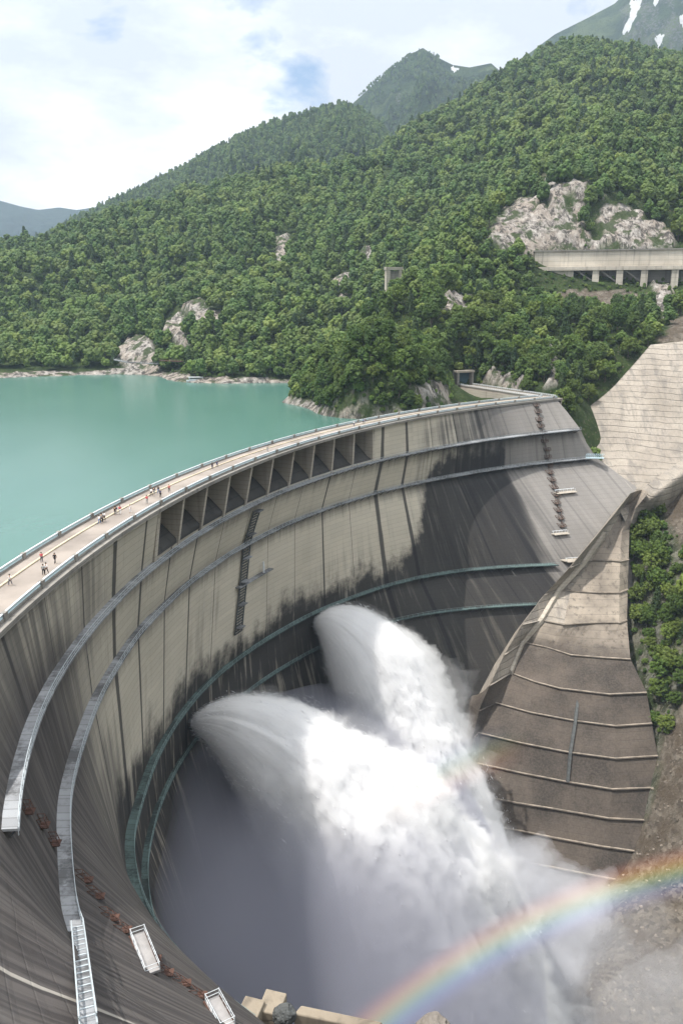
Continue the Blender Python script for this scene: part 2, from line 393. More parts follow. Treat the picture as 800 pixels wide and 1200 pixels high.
def mat_leaf(name, c1, c2, c3):
    n = NT(name); oi = n.N('ShaderNodeObjectInfo'); p = n.obj()
    f = n.noise(p, .45, 3); r = oi.outputs['Random']
    wp = n.pos(); wf = n.noise(wp, .012, 3)
    col = n.mix(n.ss(f, .35, .65), c1, c2)
    col = n.mix(n.math('MULTIPLY', n.ss(n.math('ADD', n.math('MULTIPLY', r, .7), n.math('MULTIPLY', wf, .6)), .42, .95), .8), col, c3)
    r2 = n.N('ShaderNodeTexWhiteNoise', noise_dimensions='1D'); n.L(n.math('MULTIPLY', r, 91.7), r2.inputs['W'])      # every tree its own depth of green
    col = n.mix(n.math('MULTIPLY', r2.outputs['Value'], .52), col, n.mix(.5, (.018, .042, .018), (.03, .055, .012)))
    d = n.N('ShaderNodeBsdfPrincipled'); n.L(col, d.inputs['Base Color']); d.inputs['Roughness'].default_value = .55; d.inputs['Specular IOR Level'].default_value = .25
    t = n.N('ShaderNodeBsdfTranslucent'); n.L(n.mix(.35, col, (.16, .22, .02)), t.inputs['Color'])
    m = n.N('ShaderNodeMixShader'); m.inputs[0].default_value = .3
    n.L(d.outputs[0], m.inputs[1]); n.L(t.outputs[0], m.inputs[2]); n.L(m.outputs[0], n.out.inputs['Surface']); return n.m

def mat_water():
    n = NT('lake_water'); p = n.pos()
    w = n.noise(n.map(p, (1, .55, 1)), .35, 5, .6); w2 = n.noise(n.map(p, (.02, .008, 1), rot=(0, 0, .4)), 1.0, 4)
    col = n.mix(n.ss(w2, .35, .65), (.052, .142, .116), (.066, .160, .132))
    n.bsdf(col, .22, .5, w, .2, .22); return n.m

def mat_volume(name, dens, col=(.95, .955, .97), aniso=0.0):
    n = NT(name); v = n.N('ShaderNodeVolumePrincipled')
    v.inputs['Color'].default_value = (*col, 1); v.inputs['Density'].default_value = dens; v.inputs['Anisotropy'].default_value = aniso
    n.L(v.outputs[0], n.out.inputs['Volume']); n.m.cycles.homogeneous_volume = True
    return n.m

def mat_jet():
    n = NT('falling_white_water'); uv = n.uv(); p = n.obj()
    s = n.noise(n.map(uv, (.16, 1.5, 1)), 1.0, 6, .65); l = n.noise(p, .22, 6, .62)
    col = n.mix(n.ss(s, .35, .7), (.82, .83, .86), (.92, .925, .935))
    d = n.N('ShaderNodeBsdfDiffuse'); n.L(col, d.inputs['Color'])
    t = n.N('ShaderNodeBsdfTranslucent'); t.inputs['Color'].default_value = (.9, .92, .95, 1)
    bp = n.N('ShaderNodeBump'); bp.inputs['Strength'].default_value = .45; bp.inputs['Distance'].default_value = .8
    n.L(n.math('ADD', n.math('MULTIPLY', s, .5), l), bp.inputs['Height']); n.L(bp.outputs[0], d.inputs['Normal'])
    m = n.N('ShaderNodeMixShader'); m.inputs[0].default_value = .3
    n.L(d.outputs[0], m.inputs[1]); n.L(t.outputs[0], m.inputs[2]); n.L(m.outputs[0], n.out.inputs['Surface']); return n.m

M = dict(
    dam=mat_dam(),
    slab=mat_slab(),
    butt=mat_concrete('thrust_block_concrete', (.41, .355, .29), (.18, .155, .13), 2.0, .8, zdark=-78),
    pale=mat_concrete('pale_concrete', (.50, .455, .385), (.34, .305, .26), 1.2, .35), chalk=mat_concrete('chalky_concrete', (.66, .61, .53), (.46, .42, .36), 2.6, .5),
    grey=mat_concrete('grey_concrete', (.30, .285, .26), (.20, .19, .175), 1.5, .6),
    ogee=mat_concrete('wet_black_concrete', (.085, .082, .078), (.045, .044, .043), 2.0, .5, (.02, .02, .02)),
    tan=mat_concrete('tan_rough_concrete', (.34, .29, .225), (.22, .185, .145), 3.0, .5),
    stone=simple('brown_grey_stone', (.17, .145, .118), .95, .5, .35),
    ledge=simple('dusty_ledge_concrete', (.25, .215, .175), .9, .35, .4),
    road=simple('pinkish_paving', (.265, .232, .205), .9, .2, .12),
    kerb=simple('sandy_kerb', (.52, .45, .33), .9, .1),
    rail=simple('pale_blue_steel', (.46, .58, .63), .5, .1),
    railw=simple('white_painted_rail', (.62, .66, .69), .5, .06),
    railg=simple('grey_galvanised_rail', (.42, .47, .50), .5, .1), railt=simple('green_grey_rail', (.20, .28, .28), .6, .15),
    grate=mat_deck('grey_walkway_deck', (.32, .335, .355), (.13, .13, .135)), tgrate=mat_deck('green_grey_gallery', (.10, .15, .145), (.04, .05, .05)),
    steel=simple('dark_weathered_steel', (.08, .085, .085), .7, .2),
    rust=simple('rusty_iron', (.085, .045, .034), .85, .3, 2.0), rustd=simple('old_rusty_iron', (.075, .045, .034), .85, .3, 2.0),
    sheet=simple('pale_platform_sheet', (.30, .29, .288), .7, .1),
    terr=mat_terrain(), water=mat_water(), jet=mat_jet(),
    bark=simple('bark', (.12, .10, .08), .95, .3, 3.0),
    leafA=mat_leaf('beech_leaves', (.095, .165, .030), (.14, .215, .042), (.185, .235, .050)),
    leafB=mat_leaf('maple_leaves', (.068, .135, .032), (.105, .18, .040), (.145, .205, .045)),
    leafC=mat_leaf('conifer_needles', (.034, .072, .030), (.055, .10, .036), (.075, .115, .04)),
)

# ------------------------------------------------------------------ the arch dam: level curves around the arch centre
CX, CY = 279.0, 97.0
LEV = {
 -1.0: [(118, 322), (140, 322), (170, 322), (181, 321.6), (186, 321), (192, 319), (205, 313)],
 -13.0: [(118, 305), (121, 307.5), (125, 311), (130, 314.6), (135, 317.6), (140, 320.1), (145, 322.1), (150, 323.6), (155, 324.6), (160, 325), (165, 324.8), (170, 323.9), (175, 322.2), (178, 320.7), (180, 319.3), (182.5, 316.7), (185, 313.4), (190, 303), (195, 285), (205, 240)],
 -25.0: [(118, 298), (122, 303), (125, 307), (130, 312.7), (135, 317.5), (140, 321.5), (145, 324.7), (150, 327), (155, 328.3), (160, 328.5), (165, 327.5), (170, 325.3), (175, 321.7), (180, 316.6), (185, 308), (190, 277), (195, 240), (205, 175)],
 -58.0: [(118, 245), (124, 262), (130, 276), (133.9, 286.5), (136.6, 297), (140.3, 309.5), (142.9, 315.6), (146.6, 321.6), (151.8, 327.5), (156.3, 330), (160, 331.3), (162.5, 331.3), (165.5, 329.8), (168.5, 327.4), (171.7, 323.4), (173.2, 321.8), (175.2, 317.1), (176.5, 313.3), (178, 307.3), (179.1, 301.6), (180.3, 295), (185, 262), (190, 218), (195, 172), (205, 90)],
 -70.0: [(118, 228), (124, 246), (130, 262), (134, 273), (137, 286), (140, 298), (143, 309), (147, 319), (152, 326), (156, 329.3), (160, 331), (163, 331.3), (165.5, 330), (168.5, 327), (171.7, 322.4), (174, 317), (176.5, 309), (178, 302), (180.3, 288), (185, 262), (190, 235), (195, 205), (205, 145)],
 -110.0: [(118, 190), (124, 210), (130, 228), (137, 258), (143, 288), (147, 304), (152, 316), (156, 321), (160, 323), (165.5, 320), (171.7, 310), (176.5, 292), (180.3, 266), (185, 232), (190, 198), (205, 100)],
 -155.0: [(118, 150), (124, 170), (130, 190), (137, 226), (143, 262), (147, 282), (152, 300), (156, 307), (160, 309), (165.5, 303), (171.7, 286), (176.5, 262), (180.3, 232), (185, 195), (190, 160), (205, 60)],
}
LZ = sorted(LEV, reverse=True)
PHG = np.arange(118, 205.01, .25)
def _sm(t):
    a = np.interp(PHG, *zip(*t)); k = np.exp(-np.linspace(-2, 2, 17) ** 2); k /= k.sum()
    return np.convolve(np.pad(a, 8, mode='edge'), k, 'valid') if True else a
_TAB = np.array([_sm(LEV[z]) for z in LZ])
def wall_rho(phi, z):
    phi = np.asarray(phi, float); z = np.asarray(z, float)
    v = np.array([np.interp(phi, PHG, t) for t in _TAB]); zz = -np.array(LZ); q = np.clip(-z, zz[0], zz[-1])
    i = np.clip(np.searchsorted(zz, q, side='right') - 1, 0, len(zz) - 2)
    f = (q - zz[i]) / (zz[i + 1] - zz[i]); n = np.arange(phi.size).reshape(phi.shape) if phi.ndim else 0
    if phi.ndim: a, b = np.take_along_axis(v, i[None], 0)[0], np.take_along_axis(v, (i + 1)[None], 0)[0]
    else: a, b = v[i], v[i + 1]
    return a * (1 - f) + b * f
def pol(phi, rho, z):
    t = np.radians(phi); return np.stack([CX + rho * np.cos(t), CY + rho * np.sin(t), np.zeros_like(t) + z], -1)
def ptop(phi): return float(np.interp(phi, [118, 122.3, 123.4, 124.5, 125.2], [-50, -38, -29, -18, -1.9]))
PH_R, PH_L = 122.0, 204.0
SP0, SP1, NB = 146.3, 168.3, 10           # the ten spillway bays

dam = empty('arch_dam', (0, 240, 0), 'huge curved concrete arch dam with walkways across its stained face, holding back the lake', 'dam')
def U(phi): return (150 - phi) * math.pi / 180 * 322
def wall_strip(ph, ztop, zbot_list, V, F, UVs):
    zs = []
    ph = np.asarray(ph)
    rows = len(zbot_list) + 1
    n0 = len(V)
    for p in ph:
        zt = ztop if ztop is not None else ptop(p)
        for k in range(rows):
            z = zt if k == 0 else min(zbot_list[k - 1], zt - .02 * k)
            r = float(wall_rho(np.float64(p), np.float64(z)))
            # each block stands a hand's breadth proud of or behind its neighbour
            b = math.floor((U(p) + 4) / 15.0 + .5); r += (((b * 7919) % 13) / 13 - .5) * .30
            V.append(pol(np.float64(p), r, z)); UVs.append((U(p), z))
    for q in grid_faces(len(ph), rows).tolist(): F.append([n0 + k for k in q])
V, F, UVs = [], [], []
zb = [-4, -7, -10, -12.4, -14, -18, -22, -25, -29, -34, -40, -46, -52, -58, -62, -66, -70, -80, -90, -100, -110, -125, -140, -155]
wall_strip(np.arange(PH_R, SP0 + .01, .3), None, zb, V, F, UVs)
wall_strip(np.linspace(SP0, SP1, 75), -12.4, [z for z in zb if z < -12.4], V, F, UVs)
wall_strip(np.arange(SP1, PH_L, .3), -1.9, zb, V, F, UVs)
# upstream face and base so that the dam is solid
ph = np.arange(125.2, PH_L, .5); n0 = len(V)
for p in ph:
    for z, r in ((-1.9, 322), (-1.9, 330.6), (-20, 331.5), (-60, 345), (-155, 352)):
        V.append(pol(np.float64(p), r, z)); UVs.append((U(p), z))
keep = [q for q in grid_faces(len(ph), 5).tolist()]
for q in keep:
    a = (q[0] // 5)
    if q[0] % 5 == 0 and SP0 < ph[a] < SP1: continue
    F.append([n0 + k for k in q])
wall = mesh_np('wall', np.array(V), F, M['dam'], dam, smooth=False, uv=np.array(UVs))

# spillway: black ogee chutes under the crest bridge and the piers between them
V, F = [], []
ph = np.linspace(SP0, SP1, 90)
prof = [(9.6, -30), (9.6, -6.9), (8.6, -6.5), (7.2, -7.2), (5.6, -8.5), (4.0, -10.0), (2.6, -11.3)]
for p in ph:
    rw = float(wall_rho(np.float64(p), np.float64(-12.4)))
    for d, z in prof: V.append(pol(np.float64(p), 322 + d, z))
    V.append(pol(np.float64(p), rw, -12.4))
mesh_np('spillway_chute', np.array(V), grid_faces(len(ph), len(prof) + 1), M['ogee'], dam)
for i in range(NB + 1):
    p = SP0 + (SP1 - SP0) * i / NB; mb = MB(); w = .17 if 0 < i < NB else .25
    c = []
    rw = float(wall_rho(np.float64(p), np.float64(-12.4)))
    sec = [(322.3, -2.0), (331.5, -2.0), (331.8, -7), (rw + 3, -13.4), (rw - .2, -13.2)]
    n0 = 0; v = []
    for s_ in (-w, w):
        for r_, z_ in sec: v.append(pol(np.float64(p + s_ / 2), r_, z_))
    f = [[0, 1, 2, 3, 4], [9, 8, 7, 6, 5]] + [[k, (k + 1) % 5, 5 + (k + 1) % 5, 5 + k][::-1] for k in range(5)]
    mesh_np('spillway_pier', np.array(v), f, M['pale'], dam, smooth=False)

def arc_sweep(name, mat, parent, p0, p1, prof, step=.5):     # prof: [(rho, z)] closed section, may be a function of phi
    ph = np.arange(p0, p1 + step * .5, step); mb = MB()
    mb.sweep(list(ph), lambda i: pol(np.full(len(prof), ph[i]), np.array([q[0] for q in prof]), np.array([q[1] for q in prof])))
    return mb.build(name, mat, parent)
PC = 125.2
arc_sweep('crest_road', M['road'], dam, PC, PH_L, [(321.7, -1.85), (321.7, -1.05), (330.7, -1.05), (330.7, -1.85)])
arc_sweep('upstream_pavement', M['road'], dam, PC, PH_L, [(328.3, -1.046), (328.3, -.88), (330.4, -.88), (330.4, -1.046)])
arc_sweep('pavement_kerb', M['kerb'], dam, PC, PH_L, [(327.95, -1.044), (327.95, -.84), (328.297, -.84), (328.297, -1.044)])
arc_sweep('cornice', M['grey'], dam, PC, PH_L, [(320.9, -1.75), (320.9, -1.0), (321.697, -1.0), (321.697, -1.75)])
def railing(name, rho, side):
    base = arc_sweep(name, M['grey'], dam, PC, PH_L, [(rho - .2, -1.04), (rho - .2, -.62), (rho + .2, -.62), (rho + .2, -1.04)])
    arc_sweep('handrail', M['railw'], base, PC, PH_L, [(rho - .13, -.06), (rho - .13, .06), (rho + .13, .06), (rho + .13, -.06)], .25)
    mb = MB()
    for z0, z1 in ((-.58, -.50), (-.2, -.12)):
        ph = np.arange(PC, PH_L, .5); mb.sweep(list(ph), lambda i: pol(np.full(4, ph[i]), rho + np.array([-.04, -.04, .04, .04]), np.array([z0, z1, z1, z0])))
    for p in np.arange(PC, 196, .055):
        c = pol(np.float64(p), rho, -.33); mb.box(c, (.06, .17, .42), R(p))
    mb.build('bars', M['rail'], base)
    for p in np.arange(PC + .4, 196, 2.25):
        c = pol(np.float64(p), rho + (-.05 if side < 0 else .05), -.6); b = MB(); b.box(c, (.62, .9, 1.45), R(p)); b.build('post', M['grey'], base)
railing('parapet', 322.0, -1)
railing('parapet', 330.4, 1)

# the four walkways across the face
def walkway(z, p0, p1, name, deck, rail, w0=1.9):
    W = lambda p: w0 + 1.3 * float(np.clip((145 - p) / 8, 0, 1))
    ph = np.arange(p0, p1 + .01, .4); ro = wall_rho(ph, np.full(ph.shape, z))
    mb = MB(); mb.sweep(list(ph), lambda i: pol(np.full(4, ph[i]), ro[i] + np.array([-W(ph[i]), -W(ph[i]), .3, .3]), z + np.array([-.28, .0, .0, -.28])))
    o = mb.build(name, deck, dam)
    mb = MB()
    for h, t in ((1.05, .035), (.55, .02), (.1, .03)):
        mb.sweep(list(ph), lambda i: pol(np.full(4, ph[i]), ro[i] - W(ph[i]) + np.array([-t, -t, t, t]) + .06, z + h + np.array([-t, t, t, -t])))
    for p in np.arange(p0, p1, .36):
        r = float(wall_rho(np.float64(p), np.float64(z))); c = pol(np.float64(p), r - W(p) + .06, z + .5); mb.box(c, (.07, .07, 1.05), R(p))
    mb.build('railing', rail, o)
    for p in np.arange(p0 + .2, p1, .64):
        r = float(wall_rho(np.float64(p), np.float64(z))); r2 = float(wall_rho(np.float64(p), np.float64(z - 1.6)))
        mb = MB(); mb.bar(pol(np.float64(p), r - W(p) + .2, z - .3), pol(np.float64(p), r2 + .1, z - 1.6), .16); mb.build('bracket', M['steel'], o)
walkway(-13, 125.2, 184.7, 'walkway', M['grate'], M['railg'])
walkway(-25, 124.9, 184.6, 'walkway', M['grate'], M['railg'])
walkway(-58, 133.8, 180.6, 'walkway', M['tgrate'], M['railt'])
walkway(-70, 136.6, 180.5, 'walkway', M['tgrate'], M['railt'], 1.4)

# pixel -> place on the dam's face (nearest to the eye)
_ph = np.arange(122, 203, .15); _z = np.arange(-3, -78, -.5); _PP, _ZZ = np.meshgrid(_ph, _z, indexing='ij')
_RR = wall_rho(_PP.ravel(), _ZZ.ravel()); _WP = pol(_PP.ravel(), _RR, 0); _WP[:, 2] = _ZZ.ravel()
_wx, _wy, _wd = proj(_WP)
def on_wall(px, py):
    d = np.hypot(_wx - px, _wy - py); k = np.where(d < max(4, d.min() + 1.0))[0]; k = k[np.argmin(_wd[k] + d[k] * 2)]
    return _PP.ravel()[k], _ZZ.ravel()[k]

# ------------------------------------------------------------------ terrain
CP = []                                   # control points of the ground (x, y, z)
def cp(px, py, Y): CP.append(P(px, py, Y))
for px, lst in {
    -320: [(448, 520), (400, 640), (340, 760), (300, 950)],
    -150: [(449, 535), (400, 640), (340, 760), (288, 950)],
    0: [(446, 548), (400, 630), (340, 750), (290, 940)],
    60: [(441, 566), (400, 640), (340, 760), (281, 960)],
    120: [(437, 580), (400, 640), (340, 770), (268, 985)],
    160: [(436, 582), (405, 606), (360, 680), (300, 830), (252, 1010)],
    200: [(438, 560), (415, 590), (385, 620), (355, 650), (300, 800), (244, 1030)],
    240: [(449, 512), (420, 560), (385, 606), (350, 640), (300, 780), (222, 1060)],
    300: [(447, 515), (420, 545), (380, 600), (330, 700), (270, 860), (214, 1100)],
    335: [(445, 515), (415, 545), (370, 600), (310, 720), (205, 1120)],
    400: [(400, 580), (350, 630), (320, 680), (260, 840), (203, 1160)],
    450: [(345, 600), (300, 680), (240, 860), (176, 1190)],
    500: [(290, 680), (230, 850), (185, 1000), (145, 1240)],
    570: [(240, 640), (200, 830), (155, 1020), (104, 1290)],
    640: [(190, 700), (125, 940), (60, 1300)],
    700: [(205, 625), (150, 750), (105, 930), (55, 1260)],
    750: [(60, 1220)],
    800: [(205, 650), (140, 840), (70, 1150)],
    900: [(395, 400), (335, 500), (290, 530), (210, 640), (140, 840), (80, 1100)],
    1050: [(395, 380), (330, 480), (210, 620), (80, 1050)],
}.items():
    for py, Y in lst: cp(px, py, Y)
# the spur that comes down to the far end of the dam, and the slope right of it
for px, py, Y in ((345, 458, 406), (372, 470, 385), (392, 482, 352), (430, 480, 345), (470, 476, 345), (505, 470, 356), (360, 440, 415), (400, 408, 428), (450, 370, 452), (500, 336, 482), (560, 292, 542), (620, 240, 600),
                  (420, 440, 402), (470, 430, 398), (520, 440, 405), (520, 400, 425), (480, 395, 435), (540, 365, 470), (533, 447, 421), (560, 440, 424), (600, 452, 402), (640, 458, 382), (660, 464, 378),
                  (590, 415, 432), (640, 420, 420), (680, 440, 405), (600, 380, 466), (600, 345, 512), (640, 380, 452), (640, 337, 530), (700, 380, 462), (700, 337, 530), (760, 380, 440), (760, 337, 525), (810, 385, 428), (810, 335, 520),
                  (610, 288, 556), (570, 272, 566), (590, 245, 592), (640, 288, 560), (690, 288, 560), (740, 288, 558), (800, 288, 555), (650, 225, 596), (700, 228, 590), (740, 250, 580), (790, 272, 568), (640, 200, 640)): cp(px, py, Y)
# behind the sprayed slope, then the gully right of the thrust block and the scree below it
for px, py, Y in ((700, 470, 398), (730, 455, 404), (770, 412, 416), (830, 405, 412), (750, 500, 392), (800, 500, 386), (740, 545, 370), (800, 540, 362), (880, 520, 350),
                  (745, 590, 340), (790, 570, 338), (860, 560, 325), (745, 640, 316), (800, 640, 302), (748, 700, 296), (800, 700, 282), (880, 680, 260), (770, 760, 274), (820, 770, 258), (790, 840, 250), (840, 850, 238),
                  (790, 900, 236), (860, 930, 215), (785, 960, 226), (780, 1010, 218), (840, 1010, 205), (740, 1060, 206), (800, 1080, 196), (720, 1120, 190), (800, 1150, 180), (700, 1190, 172), (800, 1200, 168), (900, 1150, 165), (900, 1050, 185)): cp(px, py, Y)
CP += [(x, y, z) for x, y, z in (
    (0, 140, -150), (20, 180, -153), (30, 230, -153), (60, 200, -152), (60, 160, -150), (0, 110, -125), (30, 260, -153), (10, 220, -153), (-20, 190, -150), (-20, 150, -140), (90, 250, -140), (70, 280, -135),
    (0, 80, -95), (40, 90, -108), (80, 110, -115), (-20, 60, -62), (-40, 40, -40), (0, 45, -50), (0, 15, 10), (0, 0, 34), (0, -40, 60), (60, 40, -40), (60, 0, 20), (-60, 0, 20), (-60, 40, -20), (120, 60, -50), (150, 0, 20), (-80, 70, -20), (160, 110, -90),
    (-110, 90, -10), (-110, 40, 5), (-160, 60, 5), (-200, 0, 30), (-100, -60, 60), (100, -60, 70), (250, -20, 80), (-300, 40, 20),
    # lake bed
    (-75, 130, -50), (-75, 200, -110), (-60, 250, -120), (-20, 300, -100), (10, 320, -60), (30, 335, -25), (-120, 200, -70), (-150, 300, -70), (-250, 250, -50), (-300, 400, -50), (-150, 420, -60), (-60, 380, -45), (-20, 440, -30),
    (-100, 480, -25), (-250, 500, -25), (-400, 300, -30), (-500, 480, -25), (-60, 460, -30), (-30, 365, -35), (10, 340, -25), (-30, 500, -20), (-450, 150, -10), (-600, 250, -20),
    # beneath the dam's far end
    (60, 350, -45), (80, 345, -60), (100, 350, -52), (50, 330, -70), (70, 310, -90),
    # the country behind the skyline
    (-700, 1400, 40), (-300, 1500, 100), (0, 1550, 150), (250, 1650, 250), (450, 1650, 330), (700, 1500, 320), (-900, 1000, 60), (1000, 900, 250), (900, 500, 150), (700, 200, 90), (500, 100, 60), (-1000, 600, 40), (-1000, 300, -10))]
CPA = np.array(CP); CPA = CPA[np.unique(np.round(CPA[:, :2] / 3), axis=0, return_index=True)[1]]
def _kern(d): return np.sqrt(d * d + 14.0 ** 2)
_A = _kern(np.hypot(CPA[:, None, 0] - CPA[None, :, 0], CPA[:, None, 1] - CPA[None, :, 1]))
_n = len(CPA); _B = np.zeros((_n + 1, _n + 1)); _B[:_n, :_n] = _A; _B[:_n, _n] = 1; _B[_n, :_n] = 1
_W = np.linalg.solve(_B, np.r_[CPA[:, 2], 0])
def ground(x, y):
    x = np.asarray(x, float); y = np.asarray(y, float); o = np.empty(x.size); xf, yf = x.ravel(), y.ravel()
    for k in range(0, x.size, 20000):
        d = _kern(np.hypot(xf[k:k + 20000, None] - CPA[None, :, 0], yf[k:k + 20000, None] - CPA[None, :, 1])); o[k:k + 20000] = d @ _W[:-1] + _W[-1]
    return o.reshape(x.shape)

def inpoly(x, y, poly):
    r = np.zeros(x.shape, bool); n = len(poly); j = n - 1
    for i in range(n):
        xi, yi = poly[i]; xj, yj = poly[j]
        c = ((yi > y) != (yj > y)) & (x < (xj - xi) * (y - yi) / (yj - yi + 1e-9) + xi); r ^= c; j = i
    return r
ROCKS = [[(568, 282), (600, 242), (632, 232), (642, 198), (652, 225), (690, 220), (715, 240), (760, 258), (792, 278), (792, 294), (700, 296), (640, 300), (600, 302)],
         [(192, 392), (196, 378), (210, 362), (222, 380), (226, 402), (214, 412)], [(214, 356), (238, 352), (262, 366), (268, 380), (242, 392), (228, 374)],
         [(134, 408), (150, 394), (168, 391), (178, 402), (190, 436), (152, 438), (138, 420)],
         [(384, 338), (412, 318), (420, 326), (404, 345), (414, 364), (402, 362)], [(322, 280), (336, 274), (336, 312), (326, 322)], [(424, 296), (438, 290), (440, 306), (430, 310)],
         [(556, 436), (600, 440), (612, 448), (616, 456), (556, 452)], [(478, 462), (500, 452), (525, 456), (530, 470), (480, 478)], [(640, 410), (655, 425), (652, 450), (640, 455)],
         [(515, 350), (548, 348), (552, 370), (530, 378)], [(765, 330), (785, 338), (780, 380), (764, 372)]]
SCREE = [[(680, 1000), (900, 880), (900, 1300), (600, 1300)], [(772, 400), (800, 366), (900, 340), (900, 402)], [(772, 860), (820, 800), (860, 1000), (770, 1040)], [(640, 342), (760, 342), (740, 372), (660, 372)], [(770, 560), (815, 552), (815, 640), (785, 630)]]
def axis(segs):
    out = [segs[0][0]]
    for a, b, d0, d1 in segs:
        x = a; 
        while x < b - 1e-6:
            t = (x - a) / (b - a); x += d0 + (d1 - d0) * t; out.append(min(x, b))
    return np.unique(np.round(out, 3))
gx = axis([(-1300, -340, 40, 4), (-340, 420, 3.2, 3.2), (420, 1200, 4, 40)])
gy = axis([(-300, 60, 30, 6), (60, 320, 4, 4), (320, 680, 2.8, 2.8), (680, 1700, 4, 22)])
GX, GY = np.meshgrid(gx, gy, indexing='ij'); X, Y = GX.ravel(), GY.ravel()
Z = ground(X, Y)
gul = fbm(np.c_[X * .0085 + Y * .003, Y * .0045, Z * 0], 3, .5, True)
Z = Z + (gul - .86) * np.clip((Y - 590) / 120, 0, 1) * np.clip((Z - 8) / 40, 0, 1) * np.clip((1350 - Y) / 250, .25, 1) * 58
px, py, dep = proj(np.c_[X, Y, Z])
rock = np.zeros(X.size); scree = np.zeros(X.size)
jx = px + (fbm(np.c_[X * .07, Y * .07, Z * .07], 4) - .5) * 26; jy = py + (fbm(np.c_[X * .07 + 40, Y * .07, Z * .07], 4) - .5) * 22
vis = (Y > 60)
_thin = fbm(np.c_[X * .06 + 9, Y * .06, Z * .06], 3) > .33
for k_, q in enumerate(ROCKS):
    big_ = k_ in (0, 7); jf = 1.0 if big_ else .4
    rock = np.maximum(rock, inpoly(px + (jx - px) * jf, py + (jy - py) * jf, q) * vis * (_thin if big_ else 1))
for q in SCREE: scree = np.maximum(scree, inpoly(jx, jy, q) * vis)
nz = fbm(np.c_[X * .02, Y * .02, Z * 0], 4)
shore = (Z > -16) & (Z < -5.4 + (nz - .5) * 5) & (Y > 300) & (X < 60)
rock = np.maximum(rock, shore)
gor = (Y < 330) & (Z < -20) & (scree == 0); rock[gor] = np.maximum(rock, .42)[gor]
rg = fbm(np.c_[X * .045, Y * .045, Z * .03], 5, .55, True); r2 = fbm(np.c_[X * .19, Y * .10, Z * .035], 4, .6, True)
Z = Z + (nz - .5) * np.where(Y > 560, 14, 4) * (Z > 2) + rock * ((rg - .5) * 11 + (r2 - .5) * 5) * np.where(Z < 0, .45, 1) + scree * (r2 - .5) * 2
_c0 = pol(np.float64(PC + .15), 326.2, -1.05); _c1 = P(541, 449.5, 424); _dd = (_c1 - _c0)[:2]; _L = np.linalg.norm(_dd); _dd = _dd / _L
_t = (X - _c0[0]) * _dd[0] + (Y - _c0[1]) * _dd[1]; _o = -(X - _c0[0]) * _dd[1] + (Y - _c0[1]) * _dd[0]
cut = (_t > -4) & (_t < _L - 1) & (np.abs(_o) < 8); Z = np.where(cut, np.minimum(Z, -3.0), Z)      # the road is cut into the slope
terrain = mesh_np('mountainside', np.c_[X, Y, Z], grid_faces(len(gx), len(gy)), M['terr'], attr={'rock': rock, 'scree': scree}); tag(terrain, kind='structure')
def gz(x, y):                              # height of the built ground, bilinear
    x = np.asarray(x, float); y = np.asarray(y, float); ZZ = Z.reshape(len(gx), len(gy))
    i = np.clip(np.searchsorted(gx, x) - 1, 0, len(gx) - 2); j = np.clip(np.searchsorted(gy, y) - 1, 0, len(gy) - 2)
    a = (x - gx[i]) / (gx[i + 1] - gx[i]); b = (y - gy[j]) / (gy[j + 1] - gy[j])
    return (ZZ[i, j] * (1 - a) + ZZ[i + 1, j] * a) * (1 - b) + (ZZ[i, j + 1] * (1 - a) + ZZ[i + 1, j + 1] * a) * b

# lake: one sheet on the upstream side of the arch
ph = np.arange(125.2, 206, .8); inner = pol(ph, np.full(ph.shape, 331.0), -8.0)
v = []; 
outer = []
for p in ph:
    t = (p - 125.2) / 80; a = math.radians(np.interp(t, [0, .25, .6, 1], [98, 125, 168, 215])); q = pol(np.float64(p), 331.0, -8.0)
    outer.append((q[0] + 900 * math.cos(a), q[1] + 900 * math.sin(a), -8.0))
v = np.array([inner[i] + (np.array(outer[i]) - inner[i]) * f for i in range(len(ph)) for f in (0, .05, .15, .35, .6, 1)])
tag(mesh_np('lake_water', v, grid_faces(len(ph), 6), M['water']), kind='structure')

# ------------------------------------------------------------------ far mountains
def far_mountain(name, mat, sky, Y0, front, back, slope, rough=.5, snow=None, nx=220, ny=70, amp=1.0, xr=(-900, 1700)):
    sx = np.array([q[0] for q in sky], float); sy = np.array([q[1] for q in sky], float)
    xs = np.linspace(P(sx[0], 300, Y0)[0], P(sx[-1], 300, Y0)[0], nx)
    pts = np.array([P(a, b, Y0) for a, b in sky]); rz = np.interp(xs, pts[:, 0], pts[:, 2])
    ys = np.r_[np.linspace(-front, 0, ny), np.linspace(0, back, ny // 3)[1:]]
    XX, DY = np.meshgrid(xs, ys, indexing='ij'); RZ = np.repeat(rz[:, None], len(ys), 1)
    w = (xs[-1] - xs[0]) / 9
    n = fbm(np.c_[(XX / w).ravel(), (DY / w * .55).ravel(), np.full(XX.size, Y0 * .01)], 6, rough, True).reshape(XX.shape)
    d = np.abs(DY)
    ZZ = RZ - slope * d + (n - .62) * amp * np.minimum(d, 700) * .75
    at = {}
    if snow:
        px, py, _ = proj(np.c_[XX.ravel(), (DY + Y0).ravel(), ZZ.ravel()]); px2 = px + (vnoise(np.c_[py * .2, px * .05, px * 0]) - .5) * 5; s = np.zeros(XX.size); r = np.zeros(XX.size)
        for q in snow[0]: s = np.maximum(s, inpoly(px2, py, q))
        for q in snow[1]: r = np.maximum(r, inpoly(px2, py, q) * (vnoise(np.c_[px * .15, py * .1, px * 0]) > .45))
        at = {'snow': s, 'rock': r}
    o = mesh_np(name, np.c_[XX.ravel(), (DY + Y0).ravel(), ZZ.ravel()], grid_faces(nx, len(ys)), mat, attr=at); tag(o, kind='structure'); return o, XX, DY + Y0, ZZ
m_alp = mat_far('alpine_slopes', ((.026, .050, .020), (.060, .098, .032), (.11, .15, .050)), True, .016)
